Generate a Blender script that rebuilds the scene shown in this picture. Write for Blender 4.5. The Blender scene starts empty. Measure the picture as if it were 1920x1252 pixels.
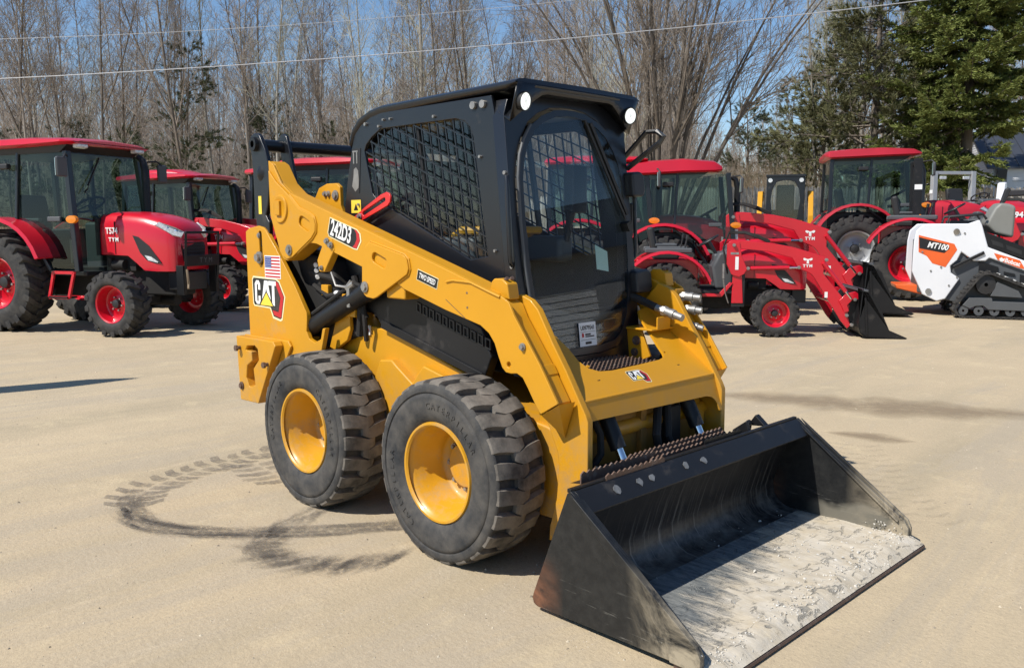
import bpy, bmesh, math, random
from mathutils import Vector, Matrix, noise as mnoise
random.seed(7)
sc = bpy.context.scene
# ------------------------------------------------------------------ camera
cam_d = bpy.data.cameras.new("camera"); cam = bpy.data.objects.new("camera", cam_d)
sc.collection.objects.link(cam); sc.camera = cam
cam_d.sensor_fit = 'HORIZONTAL'; cam_d.sensor_width = 36.0; cam_d.lens = 30.292
cam_d.clip_start = 0.05; cam_d.clip_end = 3000
CAM = Vector((2.866, -3.167, 1.4856))
YAW, PITCH, ROLL = math.radians(135.476), math.radians(-7.174), math.radians(-0.13)
FW = Vector((math.cos(PITCH) * math.cos(YAW), math.cos(PITCH) * math.sin(YAW), math.sin(PITCH)))
RT = Vector((math.sin(YAW), -math.cos(YAW), 0.0)); UP = RT.cross(FW)
RT, UP = math.cos(ROLL) * RT + math.sin(ROLL) * UP, -math.sin(ROLL) * RT + math.cos(ROLL) * UP
cam.matrix_world = Matrix(((RT.x, UP.x, -FW.x, CAM.x), (RT.y, UP.y, -FW.y, CAM.y), (RT.z, UP.z, -FW.z, CAM.z), (0, 0, 0, 1)))
# ------------------------------------------------------------------ sky and sun
SUN_TO = Vector((-0.19, -0.82, 1.0)).normalized()          # direction towards the sun
SUN_EL = math.asin(SUN_TO.z); SUN_AZ = math.atan2(SUN_TO.x, SUN_TO.y)
world = bpy.data.worlds.new("World"); sc.world = world; world.use_nodes = True
wn = world.node_tree.nodes; wl = world.node_tree.links
sky = wn.new("ShaderNodeTexSky"); sky.sky_type = 'NISHITA'; sky.sun_disc = False
sky.sun_elevation = SUN_EL; sky.sun_rotation = SUN_AZ
sky.altitude = 300; sky.air_density = 1.0; sky.dust_density = 0.05; sky.ozone_density = 3.6
bg = wn["Background"]; bg.inputs[1].default_value = 0.105
hsv = wn.new("ShaderNodeHueSaturation"); hsv.inputs["Saturation"].default_value = 1.06; wl.new(sky.outputs[0], hsv.inputs["Color"]); wl.new(hsv.outputs[0], bg.inputs[0])
sun_d = bpy.data.lights.new("sun", 'SUN'); sun_d.energy = 4.6; sun_d.angle = math.radians(0.53); sun_d.color = (1.0, 0.95, 0.87)
sun = bpy.data.objects.new("sun", sun_d); sc.collection.objects.link(sun)
sun.rotation_euler = SUN_TO.to_track_quat('Z', 'Y').to_euler(); sun.location = (0, 0, 60)
sc.view_settings.view_transform = 'Standard'; sc.view_settings.look = 'None'
sc.view_settings.exposure = 0.30; sc.view_settings.gamma = 1.0; sc.view_settings.use_curve_mapping = False
sc.render.engine = 'CYCLES'
try:
    sc.cycles.use_denoising = True; sc.cycles.denoising_prefilter = 'NONE'; sc.cycles.max_bounces = 6; sc.cycles.transparent_max_bounces = 24
    sc.cycles.diffuse_bounces = 3; sc.cycles.glossy_bounces = 3; sc.cycles.transmission_bounces = 4
except Exception:
    pass
# ------------------------------------------------------------------ materials
def new_mat(name):
    m = bpy.data.materials.new(name); m.use_nodes = True
    return m, m.node_tree.nodes, m.node_tree.links, m.node_tree.nodes["Principled BSDF"]
def noise_node(n, l, scale, detail=4, rough=0.55, coord='Object', vec=None, dist=0.0):
    t = n.new("ShaderNodeTexNoise"); t.inputs["Scale"].default_value = scale
    t.inputs["Detail"].default_value = detail; t.inputs["Roughness"].default_value = rough
    t.inputs["Distortion"].default_value = dist
    if vec is None:
        c = n.new("ShaderNodeTexCoord"); vec = c.outputs[coord]
    l.new(vec, t.inputs["Vector"]); return t
def ramp(n, l, src, p0, p1, c0=(0, 0, 0, 1), c1=(1, 1, 1, 1)):
    r = n.new("ShaderNodeValToRGB"); r.color_ramp.elements[0].position = p0; r.color_ramp.elements[1].position = p1
    r.color_ramp.elements[0].color = c0; r.color_ramp.elements[1].color = c1
    l.new(src, r.inputs[0]); return r
def mixc(n, l, fac, a, b):
    m = n.new("ShaderNodeMix"); m.data_type = 'RGBA'
    if hasattr(fac, 'links'): l.new(fac, m.inputs[0])
    else: m.inputs[0].default_value = fac
    for s, v in ((6, a), (7, b)):
        if hasattr(v, 'links'): l.new(v, m.inputs[s])
        else: m.inputs[s].default_value = (*v[:3], 1)
    return m.outputs[2]
def bump(n, l, b, src, strength, dist=0.01):
    k = n.new("ShaderNodeBump"); k.inputs["Strength"].default_value = strength; k.inputs["Distance"].default_value = dist
    l.new(src, k.inputs["Height"]); l.new(k.outputs[0], b.inputs["Normal"]); return k
def paint(name, col, rough=0.35, metal=0.0, coat=0.0, dust=None, dust_amt=0.0, dscale=3.0, bstr=0.0, bscale=300, var=0.12, vscale=2.0, spec=0.5, low=None, chips=0):
    m, n, l, b = new_mat(name)
    b.inputs["Roughness"].default_value = rough; b.inputs["Metallic"].default_value = metal
    b.inputs["Coat Weight"].default_value = coat; b.inputs["Coat Roughness"].default_value = 0.12
    b.inputs["Specular IOR Level"].default_value = spec
    nz = noise_node(n, l, vscale, 5)
    c = mixc(n, l, ramp(n, l, nz.outputs[0], .3, .7).outputs[0], [x * (1 - var) for x in col], [x * (1 + var) for x in col])
    if dust:
        dn = noise_node(n, l, dscale, 8, .7)
        f = ramp(n, l, dn.outputs[0], .62 - dust_amt * .4, .85)
        c = mixc(n, l, f.outputs[0], c, dust)
        if low:      # dried mud splashed up from the yard
            sp_ = n.new("ShaderNodeSeparateXYZ"); l.new(n.new("ShaderNodeTexCoord").outputs['Object'], sp_.inputs[0]); mr_ = n.new("ShaderNodeMapRange"); l.new(sp_.outputs[2], mr_.inputs[0]); mr_.inputs[1].default_value = low[1]; mr_.inputs[2].default_value = low[0]
            mu_ = n.new("ShaderNodeMath"); mu_.operation = 'MULTIPLY'; mu_.use_clamp = True; l.new(mr_.outputs[0], mu_.inputs[0]); l.new(ramp(n, l, noise_node(n, l, 11, 7, .75).outputs[0], .40, .70).outputs[0], mu_.inputs[1]); c = mixc(n, l, mu_.outputs[0], c, [x * .8 for x in dust])
        rr = n.new("ShaderNodeMapRange"); l.new(f.outputs[0], rr.inputs[0]); rr.inputs[3].default_value = rough; rr.inputs[4].default_value = 0.8
        l.new(rr.outputs[0], b.inputs["Roughness"])
    if chips:    # stone chips and scuffs through the paint
        mp = n.new("ShaderNodeMapping"); mp.inputs["Scale"].default_value = (1, 1, 2.2); mp.inputs["Rotation"].default_value = (0, .5, 0); l.new(n.new("ShaderNodeTexCoord").outputs['Object'], mp.inputs[0])
        a_ = ramp(n, l, noise_node(n, l, 34, 5, .8, vec=mp.outputs[0]).outputs[0], .66, .70); g_ = ramp(n, l, noise_node(n, l, 3.1, 3).outputs[0], .48, .62)
        q_ = n.new("ShaderNodeMath"); q_.operation = 'MULTIPLY'; l.new(a_.outputs[0], q_.inputs[0]); l.new(g_.outputs[0], q_.inputs[1]); q2 = n.new("ShaderNodeMath"); q2.operation = 'MULTIPLY'; l.new(q_.outputs[0], q2.inputs[0]); q2.inputs[1].default_value = chips
        c = mixc(n, l, q2.outputs[0], c, (.14, .085, .04))
    l.new(c, b.inputs["Base Color"])
    if bstr: bump(n, l, b, noise_node(n, l, bscale, 3).outputs[0], bstr, .002)
    return m
def glass(name, tint=(.75, .85, .82), refl=1.0, rough=0.0, base=.06):
    m, n, l, b = new_mat(name); n.remove(b)
    t = n.new("ShaderNodeBsdfTransparent"); t.inputs[0].default_value = (*tint, 1)
    g = n.new("ShaderNodeBsdfGlossy"); g.inputs["Roughness"].default_value = rough; g.inputs[0].default_value = (refl, refl, refl, 1)
    # Schlick reflectance from the angle to the sheet, the same from both sides
    ge = n.new("ShaderNodeNewGeometry"); dt = n.new("ShaderNodeVectorMath"); dt.operation = 'DOT_PRODUCT'; l.new(ge.outputs["Incoming"], dt.inputs[0]); l.new(ge.outputs["Normal"], dt.inputs[1])
    def ma(op, *v):
        q = n.new("ShaderNodeMath"); q.operation = op
        for i, x in enumerate(v):
            if hasattr(x, 'links'): l.new(x, q.inputs[i])
            else: q.inputs[i].default_value = x
        return q.outputs[0]
    inv = ma('SUBTRACT', 1.0, ma('ABSOLUTE', dt.outputs["Value"])); k = n.new("ShaderNodeMath"); k.operation = 'MULTIPLY_ADD'
    l.new(ma('POWER', inv, 5.0), k.inputs[0]); k.inputs[1].default_value = .9; k.inputs[2].default_value = base
    mx = n.new("ShaderNodeMixShader"); l.new(k.outputs[0], mx.inputs[0]); l.new(t.outputs[0], mx.inputs[1]); l.new(g.outputs[0], mx.inputs[2])
    l.new(mx.outputs[0], n["Material Output"].inputs[0]); return m
DUST = (.34, .27, .19)
M = {}
M['yellow'] = paint('yellow paint', (.58, .274, .010), .45, coat=.12, dust=DUST, dust_amt=.07, dscale=2.5, bstr=.06, bscale=420, var=.05, spec=.35, low=(.1, .85), chips=.7)
M['yellow_rim'] = paint('rim yellow paint', (.58, .285, .012), .38, coat=.1, dust=DUST, dust_amt=.30, dscale=9, var=.05)
M['black'] = paint('black paint', (.011, .011, .012), .42, spec=.32, dust=(.09, .08, .07), dust_amt=.10, dscale=4, var=.2, bstr=.08, bscale=500)
M['cab_black'] = paint('cab black paint', (.008, .0095, .013), .33, bstr=.12, bscale=700, var=.2, coat=.15, dust=(.10, .09, .075), dust_amt=.04, dscale=3)
M['plastic'] = paint('black plastic', (.018, .018, .019), .5, var=.2, bstr=.1, bscale=600)
M['dark'] = paint('dark machinery grey', (.012, .011, .010), .75, dust=(.07, .055, .04), dust_amt=.15, dscale=8)  # near-black grey with dusty patches for engine and running gear
M['grey'] = paint('grey plastic', (.075, .08, .085), .55, var=.1)
M['scar'] = paint('bare scraped steel', (.20, .20, .195), .45, metal=.3, var=.3, vscale=40)
M['shield'] = paint('pale grey plastic', (.21, .21, .19), .5)
M['seat'] = paint('black seat vinyl', (.02, .02, .021), .6)
M['chrome'] = paint('chrome', (.75, .75, .76), .15, metal=1.0, var=.03)
M['steel'] = paint('zinc steel', (.33, .32, .30), .5, metal=.7, var=.2, vscale=14)
M['yellow_dirty_shaded'] = paint('grimy shaded yellow paint', (.30, .145, .018), .6, dust=(.10, .075, .05), dust_amt=.35, dscale=5, var=.2)  # grime plus the shade under the cross plate, both put into the colour
M['rust'] = paint('rusty steel', (.15, .095, .07), .6, dust=(.38, .35, .32), dust_amt=.2, dscale=40, metal=.35)
M['red'] = paint('red paint', (.56, .007, .022), .30, coat=.4, var=.05)
M['red_lever'] = paint('red lever paint', (.62, .02, .02), .35, coat=.2, var=.05)
M['darkred'] = paint('weathered red paint', (.46, .014, .028), .4, coat=.2, var=.1)
M['orange'] = paint('orange plastic', (.75, .12, .02), .4, var=.08)
M['amber'] = paint('amber lens', (.75, .22, .01), .2, var=.05, coat=.4)
M['white'] = paint('white paint', (.74, .75, .77), .35, coat=.3, var=.03)
M['white_print'] = paint('white print', (.80, .80, .78), .5, var=.02)
M['cream_print'] = paint('cream print', (.78, .70, .42), .5, var=.02)
M['black_print'] = paint('black print', (.012, .012, .012), .45, var=.1)
M['hex_print'] = paint('dark grey print', (.035, .03, .028), .4, var=.6, vscale=90)
M['red_print'] = paint('red print', (.50, .015, .02), .4, var=.05)
M['blue_print'] = paint('blue print', (.03, .06, .25), .45, var=.05)
M['yellow_print'] = paint('yellow print', (.85, .62, .06), .4, var=.1)
M['lens'] = paint('clear lamp lens', (.55, .57, .58), .12, var=.3, vscale=30, coat=.5)
M['silver'] = paint('silver rim paint', (.42, .43, .44), .4, metal=.3, var=.06)
M['mirror'] = paint('mirror glass', (.8, .8, .8), .03, metal=1.0, var=.01)
M['cream'] = paint('cream mirror housing', (.62, .56, .44), .45, var=.04)
M['glass'] = glass('cab glass', (.90, .94, .95), base=.034)
M['tglass'] = glass('tinted tractor glass', (.50, .62, .58), base=.035)
def lamp_mat():
    m, n, l, b = new_mat('lit lamp lens'); b.inputs["Base Color"].default_value = (.85, .85, .82, 1); b.inputs["Roughness"].default_value = .25
    b.inputs["Emission Color"].default_value = (.95, 1, .95, 1); b.inputs["Emission Strength"].default_value = .75
    return m
M['lamp'] = lamp_mat()
def rubber(name, base, dusty, amt, lo=.35, hi=.75):
    m, n, l, b = new_mat(name); b.inputs["Roughness"].default_value = .78; b.inputs["Specular IOR Level"].default_value = .35
    nz = noise_node(n, l, 7, 8, .68); f = ramp(n, l, nz.outputs[0], lo, hi)
    k = n.new("ShaderNodeMath"); k.operation = 'MULTIPLY'; l.new(f.outputs[0], k.inputs[0]); k.inputs[1].default_value = amt
    fine = noise_node(n, l, 90, 4, .7)
    base2 = mixc(n, l, fine.outputs[0], [x * .7 for x in base], [x * 1.4 for x in base])
    l.new(mixc(n, l, k.outputs[0], base2, dusty), b.inputs["Base Color"])
    bump(n, l, b, fine.outputs[0], .25, .004); return m
M['rubber'] = rubber('tyre rubber', (.022, .024, .027), (.15, .135, .115), .75)
M['tread'] = rubber('dusty tyre tread', (.030, .029, .028), (.22, .195, .165), .95, .30, .62)
M['tractor_rubber'] = rubber('tractor tyre rubber', (.022, .022, .023), (.10, .092, .08), .6, .38, .7)
M['hose'] = rubber('hydraulic hose', (.012, .012, .012), (.06, .05, .04), .4)
# ------------------------------------------------------------------ mesh helpers
COL = sc.collection
class MB:
    def __init__(s): s.v = []; s.f = []; s.m = []; s.mi = 0; s.mats = []
    def use(s, mat):
        if mat not in s.mats: s.mats.append(mat)
        s.mi = s.mats.index(mat); return s
    def add(s, v, f):
        o = len(s.v); s.v.extend(tuple(x) for x in v)
        for q in f: s.f.append(tuple(i + o for i in q)); s.m.append(s.mi)
        return s
    def box(s, c, d, R=None):
        x, y, z = (k / 2 for k in d)
        vs = [Vector((sx * x, sy * y, sz * z)) for sx in (-1, 1) for sy in (-1, 1) for sz in (-1, 1)]
        if R is not None: vs = [R @ k for k in vs]
        c = Vector(c)
        return s.add([k + c for k in vs], [(0, 1, 3, 2), (4, 6, 7, 5), (0, 4, 5, 1), (2, 3, 7, 6), (0, 2, 6, 4), (1, 5, 7, 3)])
    def bx(s, x0, x1, y0, y1, z0, z1): return s.box(((x0 + x1) / 2, (y0 + y1) / 2, (z0 + z1) / 2), (abs(x1 - x0), abs(y1 - y0), abs(z1 - z0)))
    def bar(s, a, b, w, h=None, upv=(0, 0, 1)):
        a = Vector(a); b = Vector(b); h = h or w; d = b - a; L = d.length
        if L < 1e-6: return s
        d /= L; u = Vector(upv)
        if abs(d.dot(u)) > .98: u = Vector((1, 0, 0))
        r = d.cross(u).normalized(); u = r.cross(d)
        return s.box((a + b) / 2, (L, w, h), Matrix((d, r, u)).transposed())
    def tube(s, pts, r, n=8, cap=True):
        pts = [Vector(p) for p in pts]; N = len(pts); rs = r if isinstance(r, (list, tuple)) else [r] * N
        vs = []; prev = None
        for i, p in enumerate(pts):
            d = (pts[min(i + 1, N - 1)] - pts[max(i - 1, 0)]).normalized()
            if prev is None:
                u = Vector((0, 0, 1)) if abs(d.z) < .9 else Vector((1, 0, 0)); a = d.cross(u).normalized()
            else:
                a = (prev - d * prev.dot(d)); a = a.normalized() if a.length > 1e-6 else d.orthogonal().normalized()
            prev = a; b = d.cross(a)
            for k in range(n):
                t = 2 * math.pi * k / n; vs.append(p + (a * math.cos(t) + b * math.sin(t)) * rs[i])
        fs = [(i * n + k, i * n + (k + 1) % n, (i + 1) * n + (k + 1) % n, (i + 1) * n + k) for i in range(N - 1) for k in range(n)]
        if cap and n > 2: fs += [tuple(range(n - 1, -1, -1)), tuple((N - 1) * n + k for k in range(n))]
        return s.add(vs, fs)
    def cyl(s, a, b, r, n=16): return s.tube([a, b], r, n)
    def lathe_y(s, prof, c=(0, 0, 0), n=40, t0=0, t1=2 * math.pi):
        """prof: (y, r) pairs turned about the y axis through c"""
        closed = abs(t1 - t0 - 2 * math.pi) < 1e-6; m = n if closed else n + 1; vs = []
        for y, r in prof:
            for k in range(m):
                t = t0 + (t1 - t0) * k / n; vs.append((c[0] + r * math.cos(t), c[1] + y, c[2] + r * math.sin(t)))
        fs = [(i * m + k, i * m + (k + 1) % m, (i + 1) * m + (k + 1) % m, (i + 1) * m + k) for i in range(len(prof) - 1) for k in range(n)]
        return s.add(vs, fs)
    def prism(s, outer, mapf, w0, w1, holes=()):
        """polygon in (u,v), holes allowed, swept from w0 to w1; mapf(u,v,w) -> point"""
        loops = [list(outer)] + [list(h) for h in holes]
        flat = [p for L in loops for p in L]; n = len(flat); tris = []
        if not holes: tris = [tuple(range(n))]
        else:
            bm = bmesh.new(); bv = [bm.verts.new((p[0], p[1], 0)) for p in flat]; o = 0
            for L in loops:
                for i in range(len(L)): bm.edges.new((bv[o + i], bv[o + (i + 1) % len(L)]))
                o += len(L)
            bm.verts.index_update()
            bmesh.ops.triangle_fill(bm, use_beauty=True, use_dissolve=False, edges=bm.edges[:], normal=(0, 0, 1))
            tris = [tuple(v.index for v in f.verts) for f in bm.faces]; bm.free()
        vs = [mapf(p[0], p[1], w0) for p in flat] + [mapf(p[0], p[1], w1) for p in flat]
        fs = [t for t in tris] + [tuple(i + n for i in reversed(t)) for t in tris]; o = 0
        for L in loops:
            k = len(L); fs += [(o + i, o + (i + 1) % k, n + o + (i + 1) % k, n + o + i) for i in range(k)]; o += k
        return s.add(vs, fs)
    def xz(s, outer, y0, y1, holes=()): return s.prism(outer, lambda u, v, w: (u, w, v), y0, y1, holes)
    def loft(s, rings, cap=True):
        n = len(rings[0]); vs = [p for r in rings for p in r]
        fs = [(i * n + k, i * n + (k + 1) % n, (i + 1) * n + (k + 1) % n, (i + 1) * n + k) for i in range(len(rings) - 1) for k in range(n)]
        if cap: fs += [tuple(range(n - 1, -1, -1)), tuple((len(rings) - 1) * n + k for k in range(n))]
        return s.add(vs, fs)
    def build(s, name, mat=None, parent=None, bevel=0, seg=2, smooth=35, fix=True):
        me = bpy.data.meshes.new(name); me.from_pydata(s.v, [], s.f)
        mats = s.mats or [mat]
        for k in mats: me.materials.append(M[k] if isinstance(k, str) else k)
        if s.mats: me.polygons.foreach_set("material_index", s.m)
        if fix:
            bm = bmesh.new(); bm.from_mesh(me); bmesh.ops.recalc_face_normals(bm, faces=bm.faces[:]); bm.to_mesh(me); bm.free()
        if smooth:
            me.polygons.foreach_set("use_smooth", [True] * len(me.polygons))
            try: me.set_sharp_from_angle(angle=math.radians(smooth))
            except Exception: pass
        me.update()
        o = bpy.data.objects.new(name, me); COL.objects.link(o)
        if parent is not None: o.parent = parent
        if bevel:
            b = o.modifiers.new("bevel", 'BEVEL'); b.width = bevel; b.segments = seg; b.limit_method = 'ANGLE'; b.angle_limit = math.radians(40)
            b.harden_normals = True
        return o
def empty(name, label=None, cat=None, loc=(0, 0, 0), rz=0, group=None, parent=None):
    o = bpy.data.objects.new(name, None); COL.objects.link(o); o.location = loc; o.rotation_euler = (0, 0, rz); o.empty_display_size = .2
    if label: o['label'] = label
    if cat: o['category'] = cat
    if group: o['group'] = group
    if parent: o.parent = parent
    return o
def tag(o, label=None, cat=None, group=None, kind=None):
    for k, v in (('label', label), ('category', cat), ('group', group), ('kind', kind)):
        if v: o[k] = v
    return o
def copy_tree(o, parent=None):
    c = o.copy(); COL.objects.link(c)
    if parent is not None: c.parent = parent
    for ch in list(o.children): copy_tree(ch, c)
    return c
def smoothstep(a, b, x): t = min(1, max(0, (x - a) / (b - a))); return t * t * (3 - 2 * t)
FW2 = Vector((math.cos(YAW), math.sin(YAW))); RT2 = Vector((math.sin(YAW), -math.cos(YAW)))
def at(a, d): p = Vector((CAM.x, CAM.y)) + RT2 * a + FW2 * d; return p.x, p.y
def ad(x, y): v = Vector((x - CAM.x, y - CAM.y)); return v.dot(RT2), v.dot(FW2)
def gz(x, y):
    """height of the yard: level where the loader stands, rising gently towards the fence at the right"""
    a, d = ad(x, y); k = smoothstep(-4, 5, a) * .75 + .25
    t = max(0, d - 13.2); return k * .07 * (t * t / (t + 1.5)) if d < 60 else k * .07 * (46.8 * 46.8 / 48.3)
FONT_CACHE = {}
def text(body, size, mat, parent, mtx, name='lettering', bold=0.0, ext=.0012, sx=1.0, spacing=1.0, align='CENTER', shear=0.0):
    c = bpy.data.curves.new(name, 'FONT'); c.body = body; c.size = size; c.offset = bold; c.extrude = ext; c.align_x = align; c.align_y = 'CENTER'
    c.space_character = spacing; c.shear = shear; c.resolution_u = 3
    o = bpy.data.objects.new(name, c); COL.objects.link(o); bpy.context.view_layer.update()
    me = bpy.data.meshes.new_from_object(o.evaluated_get(bpy.context.evaluated_depsgraph_get()))
    bpy.data.objects.remove(o); me.materials.clear(); me.materials.append(M[mat]); me.name = name
    me.transform(Matrix.Diagonal((sx, 1, 1, 1))); me.transform(mtx)
    r = bpy.data.objects.new(name, me); COL.objects.link(r)
    if parent is not None: r.parent = parent
    return r
def frame(origin, xdir, ydir):
    x = Vector(xdir).normalized(); y = Vector(ydir); y = (y - x * y.dot(x)).normalized(); z = x.cross(y); o = Vector(origin)
    return Matrix(((x.x, y.x, z.x, o.x), (x.y, y.y, z.y, o.y), (x.z, y.z, z.z, o.z), (0, 0, 0, 1)))
# ------------------------------------------------------------------ ground
def ground_mat():
    m, n, l, b = new_mat('packed sand and gravel')
    c = n.new("ShaderNodeTexCoord").outputs['Object']
    big = noise_node(n, l, .35, 6, .6, vec=c, dist=.6); mid = noise_node(n, l, 2.3, 7, .65, vec=c); fine = noise_node(n, l, 55, 5, .75, vec=c)
    mp = n.new("ShaderNodeMapping"); mp.inputs["Scale"].default_value = (1.0, .22, 1); mp.inputs["Rotation"].default_value = (0, 0, math.radians(-40)); l.new(c, mp.inputs[0])
    streak = noise_node(n, l, 1.3, 6, .62, vec=mp.outputs[0])
    col = mixc(n, l, ramp(n, l, big.outputs[0], .36, .66).outputs[0], (.53, .425, .278), (.47, .38, .252))
    col = mixc(n, l, ramp(n, l, streak.outputs[0], .47, .70).outputs[0], col, (.405, .335, .225))
    col = mixc(n, l, ramp(n, l, mid.outputs[0], .55, .75).outputs[0], col, (.59, .48, .305))
    lay = noise_node(n, l, 1.15, 10, .72, vec=mp.outputs[0], dist=1.0); lk = n.new("ShaderNodeMath"); lk.operation = 'MULTIPLY'; lk.inputs[1].default_value = .65; l.new(ramp(n, l, lay.outputs[0], .50, .60).outputs[0], lk.inputs[0]); col = mixc(n, l, lk.outputs[0], col, (.42, .355, .262))
    scr = noise_node(n, l, 7.5, 9, .78, vec=mp.outputs[0], dist=.4); sk = n.new("ShaderNodeMath"); sk.operation = 'MULTIPLY'; sk.inputs[1].default_value = .55; l.new(ramp(n, l, scr.outputs[0], .57, .66).outputs[0], sk.inputs[0]); col = mixc(n, l, sk.outputs[0], col, (.58, .475, .325))
    k = n.new("ShaderNodeMath"); k.operation = 'MULTIPLY'; k.inputs[1].default_value = .5
    l.new(ramp(n, l, fine.outputs[0], .42, .75).outputs[0], k.inputs[0])
    col = mixc(n, l, k.outputs[0], col, (.30, .24, .17))
    v = n.new("ShaderNodeTexVoronoi"); v.inputs["Scale"].default_value = 70; l.new(c, v.inputs["Vector"])
    peb = n.new("ShaderNodeMath"); peb.operation = 'LESS_THAN'; peb.inputs[1].default_value = .17; l.new(v.outputs["Distance"], peb.inputs[0])
    pm = n.new("ShaderNodeMath"); pm.operation = 'MULTIPLY'; l.new(peb.outputs[0], pm.inputs[0])
    l.new(ramp(n, l, noise_node(n, l, 8, 3, vec=c).outputs[0], .5, .62).outputs[0], pm.inputs[1])
    sep = n.new("ShaderNodeSeparateColor"); l.new(v.outputs["Color"], sep.inputs[0])
    pc = mixc(n, l, sep.outputs[0], (.16, .13, .10), (.66, .58, .47))
    col = mixc(n, l, pm.outputs[0], col, pc)
    l.new(col, b.inputs["Base Color"]); b.inputs["Roughness"].default_value = .92; b.inputs["Specular IOR Level"].default_value = .25
    add = n.new("ShaderNodeMath"); add.operation = 'MULTIPLY_ADD'; add.inputs[1].default_value = .5; l.new(fine.outputs[0], add.inputs[0])
    mid2 = n.new("ShaderNodeMath"); mid2.operation = 'MULTIPLY'; mid2.inputs[1].default_value = 1.6; l.new(mid.outputs[0], mid2.inputs[0]); l.new(mid2.outputs[0], add.inputs[2])
    bump(n, l, b, add.outputs[0], .5, .02)
    return m
M['ground'] = ground_mat()
def build_ground():
    ds = [-60, -30, -12, -6] + [x * 1.0 for x in range(-4, 14)] + [14 + .8 * i for i in range(58)] + [64, 75, 90, 120, 200, 400, 900]
    As = [-900, -300, -120, -60, -40] + [x * 2 for x in range(-14, 15)] + [32, 40, 60, 120, 300, 900]
    mb = MB(); nd = len(ds); na = len(As); vs = []
    for a in As:
        for d in ds:
            x, y = at(a, d); vs.append((x, y, gz(x, y)))
    mb.add(vs, [(i * nd + j, i * nd + j + 1, (i + 1) * nd + j + 1, (i + 1) * nd + j) for i in range(na - 1) for j in range(nd - 1)])
    o = mb.build('ground', 'ground', smooth=60); tag(o, kind='structure'); return o
build_ground()
def mark_mat(name, col, alpha, scale=26, lo=.38, hi=.62):
    m, n, l, b = new_mat(name); b.inputs["Base Color"].default_value = (*col, 1); b.inputs["Roughness"].default_value = .95; b.inputs["Specular IOR Level"].default_value = .2
    nz = noise_node(n, l, scale, 6, .75); r = ramp(n, l, nz.outputs[0], lo, hi)
    at_ = n.new("ShaderNodeAttribute"); at_.attribute_name = "edge"
    k = n.new("ShaderNodeMath"); k.operation = 'MULTIPLY'; l.new(r.outputs[0], k.inputs[0]); l.new(at_.outputs["Fac"], k.inputs[1])
    k2 = n.new("ShaderNodeMath"); k2.operation = 'MULTIPLY'; l.new(k.outputs[0], k2.inputs[0]); k2.inputs[1].default_value = alpha
    l.new(k2.outputs[0], b.inputs["Alpha"]); return m
M['mark'] = mark_mat('scuffed dark sand', (.21, .182, .15), .44, 34, .33, .55)
M['damp'] = mark_mat('damp sand', (.30, .232, .155), .85, 2.2, .22, .55)
def sheet(name, quads, mat, label_kind='stuff'):
    """quads: list of (4 xy corners, 4 edge weights, z)"""
    vs = []; fs = []; w = []
    for pts, ww, z in quads:
        o = len(vs); vs += [(p[0], p[1], gz(p[0], p[1]) + z) for p in pts]; w += ww; fs.append(tuple(range(o, o + len(pts))))
    me = bpy.data.meshes.new(name); me.from_pydata(vs, [], fs); at_ = me.attributes.new("edge", 'FLOAT', 'POINT'); at_.data.foreach_set("value", w)
    me.materials.append(M[mat]); o = bpy.data.objects.new(name, me); COL.objects.link(o); o['kind'] = label_kind; return o
def resample(pts, step):
    pts = [Vector(p) for p in pts]; out = []
    # Catmull-Rom then even steps
    dense = []
    for i in range(len(pts) - 1):
        p0, p1, p2, p3 = pts[max(i - 1, 0)], pts[i], pts[i + 1], pts[min(i + 2, len(pts) - 1)]
        for k in range(24):
            t = k / 24; dense.append(.5 * ((2 * p1) + (p2 - p0) * t + (2 * p0 - 5 * p1 + 4 * p2 - p3) * t * t + (3 * p1 - p0 - 3 * p2 + p3) * t ** 3))
    dense.append(pts[-1]); acc = 0; out = [dense[0]]
    for i in range(1, len(dense)):
        acc += (dense[i] - dense[i - 1]).length
        if acc >= step: out.append(dense[i]); acc = 0
    return out
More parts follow.
